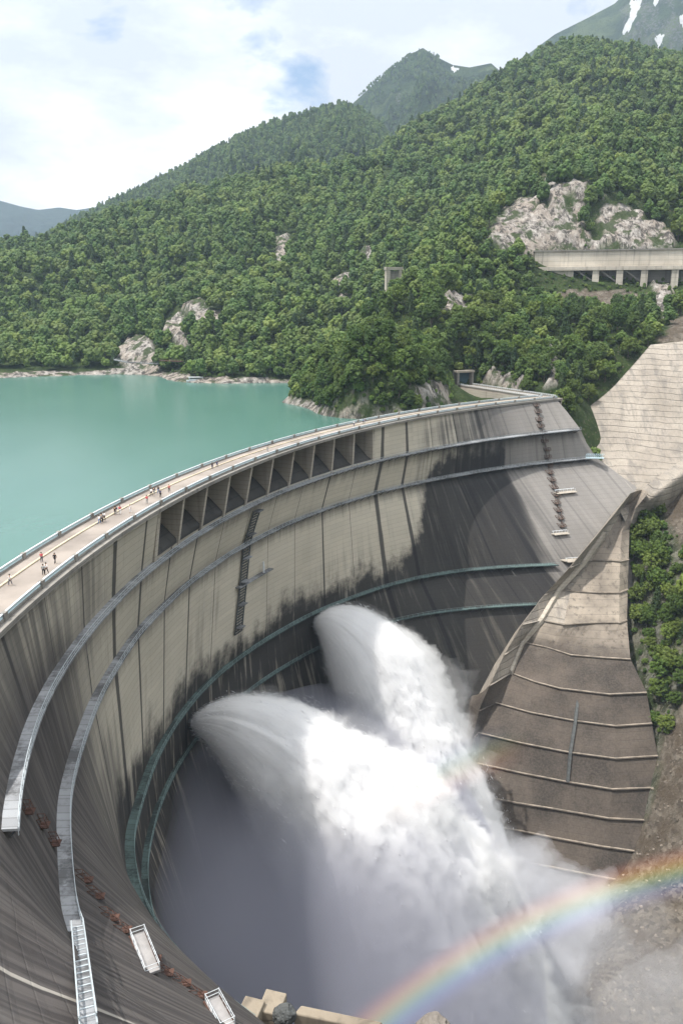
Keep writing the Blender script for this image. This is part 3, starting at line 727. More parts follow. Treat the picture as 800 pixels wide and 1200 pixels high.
m_dark = mat_far('wooded_ridge', ((.024, .046, .026), (.038, .066, .034), (.03, .055, .03)), False, .02)
far_mountain('snowy_mountain', m_alp, [(380, 170), (500, 128), (560, 100), (620, 62), (650, 40), (690, 20), (720, 4), (745, -22), (800, -70), (900, -140), (1100, -60)], 3600, 1500, 900, .62, .55,
             ([[(738, 0), (752, 0), (748, 10), (738, 36), (728, 42), (736, 22)], [(762, -4), (772, -2), (768, 8)], [(792, 22), (806, 12), (806, 34)], [(770, 40), (778, 42), (772, 58), (766, 52)]],
              [[(725, 10), (760, -10), (830, -10), (830, 70), (740, 60)]]), nx=420, ny=150)
_, KX, KY, KZ = far_mountain('distant_peak', m_alp, [(250, 300), (330, 210), (370, 168), (400, 133), (440, 97), (470, 72), (484, 62), (495, 56), (510, 66), (530, 76), (550, 79), (575, 74), (600, 96), (640, 140), (720, 200)], 3100, 1500, 700, .6, .55,
             ([[(527, 77), (538, 80), (534, 85), (528, 82)]], [[(462, 112), (470, 108), (472, 118), (464, 122)]]), nx=420, ny=150)
far_mountain('blue_ridge', m_dark, [(-300, 210), (-150, 222), (0, 235), (25, 242), (45, 246), (70, 243), (90, 246), (130, 240), (165, 218), (185, 206), (215, 196), (250, 182), (330, 190), (420, 250)], 5200, 1600, 800, .42, nx=200, ny=60)
_, RX, RY, RZ_ = far_mountain('wooded_ridge', m_dark, [(-120, 330), (0, 300), (58, 278), (85, 262), (110, 250), (150, 232), (200, 208), (250, 181), (300, 154), (345, 140), (375, 132), (400, 125), (424, 131), (448, 150), (475, 188), (520, 240)], 1950, 700, 400, .5, nx=240, ny=90, amp=.7)

# ------------------------------------------------------------------ trees
def leaf_mesh(name, kind, seed, ncl, nleaf, size):
    # leaf sprays lie on the outside of many small boughs, facing outwards, so each bough takes light and shade
    g = np.random.default_rng(seed); V = []
    if kind == 'cone':
        H = 13.0
        for i in range(ncl):
            t = g.random() ** .75; h = 1.2 + t * (H - 1.4); rr = (1 - t) ** .85 * 2.9 + .12; a = g.random() * 6.283; r = rr * (.35 + .65 * g.random() ** .5)
            V.append((np.array([r * math.cos(a), r * math.sin(a), h - r * .28]), .55 * (1 - .5 * t) + .12, np.array([math.cos(a), math.sin(a), .55])))
    else:
        lobes = []; W = 3.5 if kind == 'round' else 2.5; Hh = 5.6 if kind == 'round' else 7.2; z0 = 5.6 if kind == 'round' else 6.2
        for i in range(26 if kind == 'round' else 24):
            zz = 1 - 2 * (i + .5) / 26; a = i * 2.39996 + g.random() * .5; rr = math.sqrt(1 - zz * zz); f = .62 + .42 * g.random()
            c = np.array([W * rr * math.cos(a) * f, W * rr * math.sin(a) * f, z0 + Hh * .55 * zz * f + .4 * g.random()]); lobes.append((c, .95 + .75 * g.random()))
        lobes.append((np.array([0, 0, z0 + 1]), 1.7))
        for i in range(ncl):
            c0, r0 = lobes[g.integers(len(lobes))]; d = g.normal(size=3); d /= np.linalg.norm(d)
            if d[2] < -.3: d[2] *= -.7
            V.append((c0 + d * r0 * (.75 + .3 * g.random()) * np.array([1, 1, .8]), .42, d + np.array([0, 0, .35])))
    pts = []; faces = []
    for c, sp, out in V:
        for k in range(nleaf):
            p = c + g.normal(size=3) * sp * .55; nrm = out + g.normal(size=3) * .42; nrm /= np.linalg.norm(nrm)
            u = np.cross(nrm, g.normal(size=3)); u /= np.linalg.norm(u); w = np.cross(nrm, u); s = size * (.6 + .8 * g.random()); n0 = len(pts)
            pts += [p + u * s, p + w * s * .6 - nrm * .08 * s, p - u * s, p - w * s * .6 - nrm * .08 * s]; faces.append((n0, n0 + 1, n0 + 2, n0 + 3))
    m = bpy.data.meshes.new(name); m.from_pydata([tuple(map(float, q)) for q in pts], [], faces); return m
def trunk_mesh(name, kind, seed):
    g = random.Random(seed); mb = MB(); H = 12.5 if kind == 'cone' else 8.4
    mb.tube([(0, 0, -1.5), (.05, .03, 1), (.12 * g.random(), .1, H * .4), (0, .1, H * .7), (.05, 0, H)], [.34, .27, .2, .12, .03], 7)
    if kind != 'cone':
        for i in range(7):
            a = i * 2.2; z = 2.2 + i * .75; mb.tube([(0.05, .05, z), (1.2 * math.cos(a), 1.2 * math.sin(a), z + 1.1), (2.3 * math.cos(a), 2.3 * math.sin(a), z + 1.7)], [.13, .08, .03], 5)
    else:
        for i in range(10):
            a = i * 2.2; z = 1.6 + i * 1.0; r = 2.4 * (1 - z / 13); mb.tube([(0, 0, z), (r * math.cos(a), r * math.sin(a), z - .3)], [.06, .02], 4)
    m = bpy.data.meshes.new(name); m.from_pydata(mb.v, [], mb.f); m.materials.append(M['bark']); return m
def crown_solid(name, kind, seed):
    # a crown seen from far: many rough boughs pressed together
    g = np.random.default_rng(seed); bm = bmesh.new(); W = 3.5 if kind == 'round' else 2.6; Hh = 5.6 if kind == 'round' else 7.2; z0 = 5.4 if kind == 'round' else 6.0
    for i in range(30):
        zz = 1 - 2 * (i + .5) / 30; zz = max(zz, -.55); a = i * 2.39996 + g.random() * .6; rr = math.sqrt(1 - zz * zz); f = .6 + .45 * g.random()
        c = np.array([W * rr * math.cos(a) * f, W * rr * math.sin(a) * f, z0 + Hh * .55 * zz * f]); r = .85 + .8 * g.random()
        q = bmesh.ops.create_icosphere(bm, subdivisions=2, radius=r)['verts']; co = np.array([v.co for v in q]); n = vnoise(co * 2.6 + seed + i * 3.1) - .5; n2 = vnoise(co * 6 + seed + i) - .5
        for v, k, k2 in zip(q, n, n2): v.co = Vector(v.co) * (1 + k * .7 + k2 * .5) * .92 + Vector(c)
    m = bpy.data.meshes.new(name); bm.to_mesh(m); bm.free(); return m
KINDS = [('round', 'leafA'), ('tall', 'leafB'), ('cone', 'leafC')]
CROWN = []; TRUNK = []; LOW = []
for i, (k, lm) in enumerate(KINDS):
    c = leaf_mesh('crown', k, 5 + i, 420 if k != 'cone' else 240, 7, .36 if k != 'cone' else .34); c.materials.append(M[lm]); CROWN.append(c)
    TRUNK.append(trunk_mesh('trunk', k, i))
    for j in range(2 if k != 'cone' else 1):
        l = crown_solid('forest_tree_leaves', k, 30 + i * 3 + j) if k != 'cone' else leaf_mesh('forest_tree_leaves', k, 30 + i * 3 + j, 150, 4, .5); l.materials.append(M[lm]); LOW.append((k, l))

SLABP = [[(762, 404, 408), (800, 400, 400), (850, 395, 390), (930, 380, 380)], [(722, 449, 398), (760, 445, 392), (800, 440, 384), (880, 435, 372)], [(677, 489, 386), (740, 490, 378), (800, 490, 368), (880, 490, 355)],
         [(676, 514, 374), (740, 530, 364), (800, 530, 352), (880, 520, 345)], [(694, 558, 350), (738, 577, 337), (770, 566, 342), (803, 542, 348)], [(706, 592, 330), (738, 592, 335), (773, 579, 340), (807, 556, 346)]]
def spline_grid(rows, nu, nv):             # smooth sheet through a grid of points
    A = np.array(rows, float); a, b, _ = A.shape
    def interp(Q, n, ax):
        Q = np.moveaxis(Q, ax, 0); k = len(Q); t = np.linspace(0, k - 1, n); i = np.clip(t.astype(int), 0, k - 2); f = (t - i)[:, None, None]
        p0 = Q[np.clip(i - 1, 0, k - 1)]; p1 = Q[i]; p2 = Q[i + 1]; p3 = Q[np.clip(i + 2, 0, k - 1)]
        r = .5 * (2 * p1 + (p2 - p0) * f + (2 * p0 - 5 * p1 + 4 * p2 - p3) * f ** 2 + (3 * p1 - p0 - 3 * p2 + p3) * f ** 3); return np.moveaxis(r, 0, ax)
    return interp(interp(A, nu, 0), nv, 1)
slab_pts = spline_grid([[P(*q) for q in r] for r in SLABP], 46, 40)

N_TREES = 30000
def scatter(n, x0, x1, y0, y1): return rng.uniform(x0, x1, n), rng.uniform(y0, y1, n)
PX_ALL = []
def frame_mask(x, y, z, pad=60):
    a, b, d = proj(np.c_[x, y, z]); return (a > -pad) & (a < 800 + pad) & (b > -40) & (b < 1210) & (y > 60), a, b
TX, TY, TS, TK = [], [], [], []
def fill(x0, x1, y0, y1, spacing, smin, smax, jitter=.48, pad=60):
    nx = int((x1 - x0) / spacing); ny = int((y1 - y0) / spacing)
    a, b = np.meshgrid(np.arange(nx), np.arange(ny), indexing='ij')
    x = x0 + (a.ravel() + .5 + rng.uniform(-jitter, jitter, a.size)) * spacing; y = y0 + (b.ravel() + .5 + rng.uniform(-jitter, jitter, a.size)) * spacing
    z = gz(x, y); ok, px, py = frame_mask(x, y, z, pad)
    i = np.clip(np.searchsorted(gx, x), 0, len(gx) - 1); j = np.clip(np.searchsorted(gy, y), 0, len(gy) - 1)
    rk = rock.reshape(len(gx), len(gy))[i, j] + scree.reshape(len(gx), len(gy))[i, j]
    keep = rng.random(x.size) > np.where(rk > .5, .985, .04)
    keep &= (z > -5.4) | ((y < 400) & (x > 88))
    c = np.hypot(x - CX, y - CY); phi = np.degrees(np.arctan2(y - CY, x - CX)) % 360
    keep &= ~((c < 338) & (phi > 124) & (y > 60) & ((c > 300) | (px < 735)))
    s = rng.uniform(smin, smax, x.size) * np.where(rk > .5, .35, 1)
    return x[ok & keep], y[ok & keep], z[ok & keep], s[ok & keep]
T = [fill(-420, 430, 345, 560, 6.4, .5, 1.25), fill(-620, 600, 560, 780, 7.8, .65, 1.55), fill(-900, 1000, 780, 1380, 9.4, .8, 1.8), fill(84, 260, 190, 345, 4.6, .45, .95)]
def steep(t, x0, x1, y0, y1, sp):           # steep ground carries more trees per map square
    q = fill(x0, x1, y0, y1, sp, .5, 1.0); gsl = np.hypot(gz(q[0] + 3, q[1]) - gz(q[0] - 3, q[1]), gz(q[0], q[1] + 3) - gz(q[0], q[1] - 3)) / 6
    k = rng.random(q[0].size) < np.clip((gsl - .75) * .6, 0, .9); return tuple(v[k] for v in q)
T.append(steep(0, -60, 430, 335, 560, 5.0)); T.append(fill(-45, 78, 338, 425, 4.0, .4, .85))
T = [np.concatenate([t[k] for t in T]) for k in range(4)]
tx, ty, tz, ts = T
# keep clear of the sprayed slope, the thrust block, the viaduct and the crest roads
tpx, tpy, tdep = proj(np.c_[tx, ty, tz + 3])
bad = inpoly(tpx, tpy, [(668, 500), (672, 478), (690, 468), (716, 440), (758, 400), (900, 375), (900, 560), (812, 566), (782, 590), (748, 610), (735, 615), (700, 560)]) & (ty < 420) & (ty > 325)
bad |= inpoly(tpx, tpy, [(530, 432), (556, 430), (556, 448), (655, 462), (655, 475), (530, 470)]) & (ty < 432)
bad |= inpoly(tpx, tpy, [(735, 590), (738, 650), (735, 715), (750, 780), (772, 880), (766, 1020), (500, 1020), (500, 700)]) & (ty < 330)
_a, tpt, _d = proj(np.c_[tx, ty, tz + 11 * ts])
bad |= (tpx > 518) & (tpx < 564) & (tpt < 456) & (tpy > 432) & (ty < 428)
bad |= (tpx > 622) & (tpt < 338) & (tpy > 285) & (ty > 440) & (ty < 582) & (ts > .3)
tx, ty, tz, ts, tpx, tpy, tdep = [q[~bad] for q in (tx, ty, tz, ts, tpx, tpy, tdep)]
kn = fbm(np.c_[tx * .012, ty * .012, tz * 0], 3); kr = rng.random(tx.size)
tk = np.where(kr < .04 + (kn > .58) * .14 + (tz > 250) * .05, 2, np.where(kn + (kr - .5) * .5 > .5, 0, 1))
rot = rng.uniform(0, 6.283, tx.size)

# ------------------------------------------------------------------ sprayed slope beside the dam, thrust block below it
def sheet(name, Pn, mat, thick, back, **k):   # a smooth sheet with thickness, pushed back along `back`
    a, b, _ = Pn.shape; n = a * b; V = np.r_[Pn.reshape(-1, 3), Pn.reshape(-1, 3) + np.array(back) * thick]; F = grid_faces(a, b).tolist()
    F += [[q + n for q in f][::-1] for f in grid_faces(a, b).tolist()]
    edge = [(i * b, (i + 1) * b) for i in range(a - 1)] + [(i * b + b - 1, (i + 1) * b + b - 1) for i in range(a - 1)] + [(j, j + 1) for j in range(b - 1)] + [((a - 1) * b + j, (a - 1) * b + j + 1) for j in range(b - 1)]
    F += [[p, q, q + n, p + n] for p, q in edge]
    return mesh_np(name, V, F, mat, **k)
sp = slab_pts.copy(); n_ = fbm(sp.reshape(-1, 3) * .05, 4).reshape(sp.shape[:2]); sp[:, :, 1] += (n_ - .5) * 4
slab = sheet('sprayed_slope', sp, M['slab'], 5.0, (0, .8, -.6)); tag(slab, 'pale sprayed concrete slope rising from the dam end to the right edge', 'retaining slope')

def zr(i): return -66 - 8.0 * (i - 1)
ROW = [  # z, pixels from the flank by the dam wall round to the right-hand edge
 (-33.0, [(738, 578), (741, 577), (746, 575), (752, 574), (756, 575), (759, 578)]),
 (-39.0, [(722, 599), (727, 595), (732, 592), (737, 591), (741, 592), (744, 596)]),
 (-47.0, [(694, 633), (706, 626), (713, 624), (723, 622), (728, 623), (737, 620)]),
 (-56.0, [(668, 664), (684, 658), (693, 656), (715, 656), (726, 657), (736, 655)]),
 (zr(1), [(638, 696), (655, 690), (668, 692), (700, 694), (725, 694), (735, 690)]),
 (zr(2), [(612, 731), (634, 726), (660, 731), (697, 729), (725, 729), (734, 726)]),
 (zr(3), [(591, 766), (612, 752), (640, 758), (668, 767), (705, 770), (738, 772)]),
 (zr(4), [(574, 802), (598, 788), (625, 798), (655, 806), (713, 813), (757, 811)]),
 (zr(5), [(561, 832), (580, 823), (620, 834), (673, 844), (720, 850), (763, 847)]),
 (zr(6), [(553, 866), (560, 858), (610, 870), (667, 881), (720, 888), (770, 885)]),
 (zr(7), [(552, 896), (560, 894), (610, 905), (667, 916), (717, 924), (774, 922)]),
 (zr(8), [(553, 930), (562, 932), (605, 940), (655, 948), (712, 958), (769, 961)]),
 (zr(9), [(556, 962), (566, 966), (605, 972), (650, 981), (705, 991), (767, 1000)]),
 (zr(10), [(558, 996), (568, 1000), (605, 1008), (650, 1016), (705, 1027), (764, 1038)]),
 (zr(12), [(560, 1052), (570, 1056), (605, 1066), (650, 1076), (705, 1090), (760, 1104)]),
 (zr(13) + 2, [(560, 1080), (570, 1086), (605, 1096), (650, 1106), (705, 1120), (758, 1134)])]
BV = []
for z, row in ROW:
    q = [Pz(a, b, z) for a, b in row]
    q = [q[0] + (np.array([-3, 9, -10]) if z > -92 else np.array([-6, 26, -6]))] + q + [q[-1] + np.array([5, 24, -4])]
    BV.append(q)
BV = np.array(BV); BVf = np.array([[np.array([np.interp(t, np.arange(8), r[:, k]) for k in range(3)]) for t in np.linspace(0, 7, 43)] for r in BV])
V, F, FM = [], [], []
nc = BVf.shape[1]
for i in range(len(BVf) - 1):               # each lift is its own course, the upper one set back by a step
    top, bot = BVf[i].copy(), BVf[i + 1].copy(); n0 = len(V)
    cen = np.array([70, 300, 0]); out = top - cen; out[:, 2] = 0; out /= np.linalg.norm(out, axis=1)[:, None] + 1e-6
    m = (top * .5 + bot * .5)
    step = np.clip((top[:, 2:3] < -45) * 1.0, 0, 1) * np.array([[0, -1.0, 0]]) * .9
    V += (top + step * .0).tolist() + m.tolist() + bot.tolist() + (bot + step + np.array([0, 0, -.05])).tolist()
    for r_ in range(3):
        for j in range(nc - 1): FM.append(1 if (i < 5 and j < 18) or (i in (5, 6) and j < 12) else 0); F.append([n0 + r_ * nc + j, n0 + (r_ + 1) * nc + j, n0 + (r_ + 1) * nc + j + 1, n0 + r_ * nc + j + 1])
block = mesh_np('thrust_block', np.array(V), F, smooth=False, mats=[M['butt'], M['slab']], fmat=FM); tag(block, 'big stepped concrete thrust block with pale ledges, below the dam end', 'thrust block')
for i in range(4, len(BVf) - 1):            # pale ledge along each lift
    mb = MB(); L_ = BVf[i][(12 if i < 9 else 8):-6]
    mb.sweep(list(L_), lambda k: [L_[k] + np.array(o_) for o_ in ((0, .6, .1), (0, -.5, .1), (0, -.5, -.22), (0, .6, -.22))])
    mb.build('ledge', M['ledge'], block)
# dark expansion joint down the face, and the walled steps along the block's crest
mb = MB()
jl = [(697, 729), (672, 770), (668, 808), (675, 846)]
mb = MB(); pts = [Pz(a, b, z) + np.array([0, -.7, .1]) for (a, b), z in zip(((677, 806), (673, 844), (667, 881), (664, 915)), (zr(4), zr(5), zr(6), zr(7)))]
mb.sweep(pts, lambda k: [pts[k] + np.array(o_) for o_ in ((-.45, .5, 0), (-.45, -.35, 0), (.45, -.35, 0), (.45, .5, 0))]); mb.build('expansion_joint', M['steel'], block)
crest = [(803, 543, -27), (768, 568, -31), (741, 588, -38.5), (722, 604, -42), (706, 625, -46.5), (684, 657, -55.5), (655, 689, -65.5), (634, 725, -73.6), (612, 751, -81.6), (598, 787, -89.6)]
SL = [[(806, 533, -25.2), (770, 558, -29.2), (743, 579, -36.2), (724, 597, -40.2)],
      [(806, 544, -26.6), (772, 568, -31.2), (746, 588, -38.4), (729, 606, -42.4)],
      [(807, 553, -29.0), (775, 577, -33.6), (749, 597, -41.0), (732, 615, -45.5)],
      [(812, 572, -37.0), (783, 598, -43.0), (753, 618, -50.0), (736, 634, -53.0)]]
SG = np.array([[Pz(*q) for q in r] for r in SL]); SG[:, :, 1] -= .5; SG = spline_grid(SG, 12, 20)
mesh_np('crest_slope', SG.reshape(-1, 3), grid_faces(12, 20), M['slab'], block)
crest = crest[4:]; KW = [.35] * 6; pts = [Pz(*q) + np.array([0, -.4, .5]) for q in crest]; mb = MB()
mb.sweep(pts, lambda k: [pts[k] + np.array(o_) for o_ in ((-1.3 * KW[k], .6, -1.2), (-1.3 * KW[k], .6, .3), (-.4, -.2, .3), (.9 * KW[k], -.8, .0), (1.1 * KW[k], -.8, -1.6))]); mb.build('crest_kerb', M['pale'], block)

# ------------------------------------------------------------------ road from the dam's corner back to the tunnel
c0 = pol(np.float64(PC + .15), 326.2, -1.05); c1 = P(541, 449.5, 424); c1[2] = -1.05
wing = empty('tunnel_road', tuple(c0), 'straight concrete road on a pale wall, from the dam corner to the tunnel', 'road wall')
d_ = (c1 - c0) / np.linalg.norm(c1 - c0); n2 = np.array([-d_[1], d_[0], 0])
def sec(a, b, off0, off1, z0, z1, name, mat):
    mb = MB(); mb.quadbox([a + n2 * off0 + (0, 0, z0), b + n2 * off0 + (0, 0, z0), b + n2 * off1 + (0, 0, z0), a + n2 * off1 + (0, 0, z0), a + n2 * off0 + (0, 0, z1), b + n2 * off0 + (0, 0, z1), b + n2 * off1 + (0, 0, z1), a + n2 * off1 + (0, 0, z1)])
    return mb.build(name, mat, wing)
ext = c1 + d_ * 4
sec(c0 - d_ * 5, ext, -4.0, 4.0, -.9, .006, 'roadway', M['road'])
sec(c0 - d_ * 5, ext, 3.5, 4.3, -16, -.904, 'retaining_wall', M['pale']); sec(c0 - d_ * 4, ext, -4.2, -3.5, -16, -.904, 'retaining_wall', M['pale'])
for off in (-4.0, 4.0):
    b_ = sec(c0 - d_ * (5 if off > 0 else -1), ext, off - .15, off + .15, .01, .42, 'parapet', M['grey'])
    mb = MB(); L_ = np.linalg.norm(ext - c0)
    for h in (.62, .82, 1.02): mb.bar(c0 + n2 * off + (0, 0, h), ext + n2 * off + (0, 0, h), .09)
    for t in np.arange(0, L_, 1.6): mb.box(c0 + d_ * t + n2 * off + (0, 0, .72), (.1, .1, .6))
    mb.build('rail', M['railw'], b_)
portal = empty('tunnel_portal', tuple(c1), 'grey concrete tunnel portal with a dark blue opening at the end of the dam road', 'tunnel portal')
Mp = Matrix.Translation(Vector(c1 - d_ * 3)) @ Matrix.Rotation(math.atan2(d_[1], d_[0]), 4, 'Z')
def pbox(mb, c, s): mb.box(c, s, 0, Mp)
for s_ in (-1, 1): mb = MB(); pbox(mb, (1.5, 4.3 * s_, 2.9), (3, 1.2, 7.4)); mb.build('side_wall', M['grey'], portal)
mb = MB(); pbox(mb, (1.5, 0, 6.9), (3.4, 10.6, 1.0)); mb.build('lintel', M['pale'], portal)
mb = MB(); pbox(mb, (2.6, 0, 2.8), (.3, 7.38, 7.1)); mb.build('shutter', simple('blue_dark_shutter', (.035, .075, .10), .6), portal)
mb = MB(); pbox(mb, (7, 0, 3.2), (8, 11, 7.8)); mb.build('tunnel_box', M['grey'], portal)

# ------------------------------------------------------------------ concrete gallery and viaduct on the right-hand slope
g0, g1 = P(625, 334, 545), P(880, 331, 512)
via = empty('gallery_viaduct', tuple(g0), 'long weathered concrete gallery on square piers, crossing the slope under the rock cliff', 'viaduct')
du = (g1 - g0); Lv = np.linalg.norm(du[:2]); du = du / Lv; du[2] = 0; az = math.atan2(du[1], du[0])
Mv = Matrix.Translation(Vector((g0[0], g0[1], g0[2]))) @ Matrix.Rotation(az, 4, 'Z')
ppm = Lv / 255.0                            # metres per photo pixel along it
def vx(px): return (px - 625) * ppm
def vz(py): return (334 - py) * ppm * 1.02
def vb(name, x0, x1, y0, y1, z0, z1, mat, parent=via):
    mb = MB(); mb.box(((x0 + x1) / 2, (y0 + y1) / 2, (z0 + z1) / 2), (x1 - x0, y1 - y0, z1 - z0), 0, Mv); return mb.build(name, mat, parent)
vb('gallery_wall', vx(624), vx(880), 2.5, 5, vz(313), vz(294), M['chalk'])
vb('roof_slab', vx(622), vx(880), 1.8, 8, vz(294) + .003, vz(292.4), M['grey'])
vb('deck', vx(622), vx(880), -1, 6, vz(317), vz(312.5) - .003, M['chalk'])
vb('abutment', vx(631), vx(673), 0.5, 7, vz(338), vz(317) - .003, M['chalk'])
for a in (700, 728.5, 757.5, 793, 828, 862): vb('pier', vx(a - 4), vx(a + 4), -.4, 3.2, vz(345), vz(317) - .003, M['chalk'])
vb('back_wall', vx(673), vx(880), 5, 8, vz(340), vz(317) - .003, M['grey'])
for a, b in ((675, 697), (704, 724), (733, 753)):
    mb = MB(); mb.bar(Mv @ Vector((vx(a), 1, vz(316))), Mv @ Vector((vx(b), 1, vz(330))), .8); mb.build('brace', M['grey'], via)
# the two-legged concrete frame on the wooded slope
f0 = P(460, 349, 560); fr = empty('concrete_gantry', tuple(f0), 'tall two legged concrete frame standing alone among trees of the slope', 'concrete frame')
Mf = Matrix.Translation(Vector(f0)) @ Matrix.Rotation(.35, 4, 'Z')
for x in (-4.0, 4.6):
    mb = MB(); mb.box((x, 0, 8), (2.6 if x < 0 else 1.8, 3, 22), 0, Mf); mb.build('leg', M['pale'], fr)
mb = MB(); mb.box((.3, 0, 18.4), (12, 3.4, 1.8), 0, Mf); mb.build('beam', M['pale'], fr)
mb = MB(); mb.box((.6, .6, 10), (6.4, .6, 14), 0, Mf); mb.build('panel', M['grey'], fr)

# ------------------------------------------------------------------ lakeside: boat, footbridge, fences
bp = Pz(233, 447.6, -8); boat = empty('tour_boat', tuple(bp), 'white tour boat moored off the rocky far shore of the lake', 'boat')
Mb = Matrix.Translation(Vector(bp)) @ Matrix.Rotation(R(12), 4, 'Z')
secs = []
for x, w, h in ((-7.5, 1.7, 1.25), (-5, 2.0, 1.2), (0, 2.1, 1.2), (4.5, 1.7, 1.35), (7, .7, 1.6), (7.9, .1, 1.8)):
    secs.append([Mb @ Vector(q) for q in ((x, -w * .75, -.3), (x, -w, h), (x, w, h), (x, w * .75, -.3))])
mb = MB(); mb.sweep(secs, lambda i: secs[i]); mb.build('hull', M['railw'], boat)
mb = MB(); mb.box((-1.6, 0, 2.1), (8.5, 3.2, 1.7), 0, Mb); cab = mb.build('cabin', M['railw'], boat)
mb = MB(); mb.box((-1.6, 0, 2.25), (7.8, 3.26, .75), 0, Mb); mb.build('window', M['steel'], cab)
mb = MB(); mb.box((-1.8, 0, 3.05), (9.4, 3.7, .18), 0, Mb); mb.build('roof', simple('pale_grey_roof', (.62, .63, .65), .5), boat)
def fence(name, pts, label, h=1.1, mat='railw', sp=2.5, deck=None, cat='fence'):
    e = empty(name, tuple(pts[0]), label, cat); pts = [Vector(p) for p in pts]
    if deck:
        mb = MB()
        for a, b in zip(pts, pts[1:]): mb.bar(a - Vector((0, 0, .3)), b - Vector((0, 0, .3)), 2.6, .5)
        mb.build('deck', M[deck], e)
    mb = MB()
    for a, b in zip(pts, pts[1:]):
        for k in (.55, 1.0): mb.bar(a + Vector((0, -1.2, h * k)), b + Vector((0, -1.2, h * k)), .1)
    mb.build('rail', M[mat], e)
    mb = MB()
    for a, b in zip(pts, pts[1:]):
        n = max(1, int((b - a).length / sp))
        for i in range(n + 1): p = a.lerp(b, i / n) + Vector((0, -1.2, h / 2)); mb.box(p, (.14, .14, h))
    mb.build('posts', M[mat], e); return e
fence('footbridge', [P(188, 422, 560), P(214, 423, 548)], 'short brown footbridge beside the pale rocks on the far shore', deck='rust', mat='rust', cat='footbridge')
fence('shore_gallery', [P(134, 421, 574), P(150, 424, 572), P(168, 425, 570), P(186, 426, 566)], 'railed grey walkway across the pale rock face at the far shore', deck='grate', mat='grate', cat='walkway')
fence('path_fence', [P(262, 425, 534), P(285, 424, 534), P(310, 422, 538), P(338, 420, 540)], 'long white path fence between trees above the far shore', deck='pale')

# ------------------------------------------------------------------ ladders, stair landings and platforms on the dam's face
def wall_pt(px, py, out=0.0):
    p, z = on_wall(px, py); return pol(np.float64(p), float(wall_rho(np.float64(p), np.float64(z))) - out, z), p, z
lad = None
a_, pa, za = wall_pt(299, 598); b_, pb, zb2 = wall_pt(277, 742)
lad = empty('inspection_ladder', tuple(a_), 'long dark inspection ladder running down the middle of the curved dam face', 'ladder')
zs = np.linspace(za, zb2, 22); phs = np.linspace(pa, pb, 22)
def facept(p, z, out): return pol(np.float64(p), float(wall_rho(np.float64(p), np.float64(z))) - out, z)
for s_ in (-.33, .33):
    mb = MB(); mb.tube([facept(p + s_, z, .5) for p, z in zip(phs, zs)], .22, 6); mb.build('side_rail', M['steel'], lad)
mb = MB()
for p, z in zip(np.linspace(pa, pb, 44), np.linspace(za, zb2, 44)): mb.bar(facept(p - .33, z, .5), facept(p + .33, z, .5), .25)
mb.build('rungs', M['steel'], lad)
mb = MB()
for p, z in zip(phs[::4], zs[::4]): mb.box(facept(p, z, .9), (1.8, 3.2, .25), R(p))
mb.build('rest_platform', M['grate'], lad)
a_, p1, z1 = wall_pt(276, 688); b_, p2, z2 = wall_pt(315, 664)
e = empty('inspection_landing', tuple(a_), 'short grey landing with an upright post crossing the inspection ladder', 'landing')
mb = MB(); q = [facept(p, z, .1) for p, z in zip(np.linspace(p1, p2, 8), np.linspace(z1, z1, 8))]; c = np.array([CX, CY, 0])
mb.sweep(q, lambda k: [facept(np.linspace(p1, p2, 8)[k], z1 + dz, o_) for o_, dz in ((-.2, 0), (1.5, 0), (1.5, -.3), (-.2, -.3))]); mb.build('deck', M['grate'], e)
mb = MB(); pm = p1 + (p2 - p1) * .75; mb.box(facept(pm, z1 + 1.7, .9), (.4, .4, 3.4), R(pm)); mb.build('post', M['railw'], e)

def zigzag(name, pix, label, w, mat, gl):
    e = empty(name, tuple(wall_pt(*pix[0])[0]), label, 'stairs'); prev = None
    for i, (a, b) in enumerate(pix):
        q, p, z = wall_pt(a, b); mb = MB(); t = R(p); ds = w
        th = ds * .055; od = 1.1 if gl else 1.6; dp = ds / 322 * 57.3 * .48
        mb.box(facept(p, z, od / 2), (od, ds, .14), t)
        for k in (-1, 1):
            for o_ in (.15, od - .05): mb.bar(facept(p + k * dp, z, o_), facept(p + k * dp, z + 1.1, o_), th)
            for h in (.55, 1.1): mb.bar(facept(p + k * dp, z + h, .15), facept(p + k * dp, z + h, od - .05), th)
        for h in (.55, 1.1): mb.bar(facept(p - dp, z + h, od - .05), facept(p + dp, z + h, od - .05), th)
        mb.build('landing', mat, e)
        if prev is not None and gl is None:
            mb = MB(); s_ = ds * .3 / 322 * 57.3
            for k in (-1, 1): mb.bar(facept(prev[0] + k * s_ * (-1 if i % 2 else 1) * .8, prev[1], .7 + .4 * k), facept(p - k * s_ * .2, z, .7 + .4 * k), .16)
            mb.build('flight', mat, e)
        prev = (p, z)
    return e
zigzag('wall_stairs', [(627 + (657 - 627) * t, 474 + (616 - 474) * t) for t in np.linspace(0, 1, 17)], 'zigzag chain of dark brown stair landings down the far end of the dam', 2.6, simple('brown_iron', (.11, .075, .06), .8), None)
zigzag('wall_stairs', [(30, 949), (46, 968), (60, 987)], 'three rusty stair landings stepping down between the two near walkways', 1.25, M['rust'], 1)
zigzag('wall_stairs', [(96, 1031), (110, 1050), (127, 1073), (142, 1089)], 'short run of rusty stair landings above the tilted white platform', 1.05, M['rust'], 1)
zigzag('wall_stairs', [(178, 1127), (194, 1141), (214, 1153), (231, 1166)], 'rusty stair landings between the two white platforms near the bottom', 1.05, M['rust'], 1)

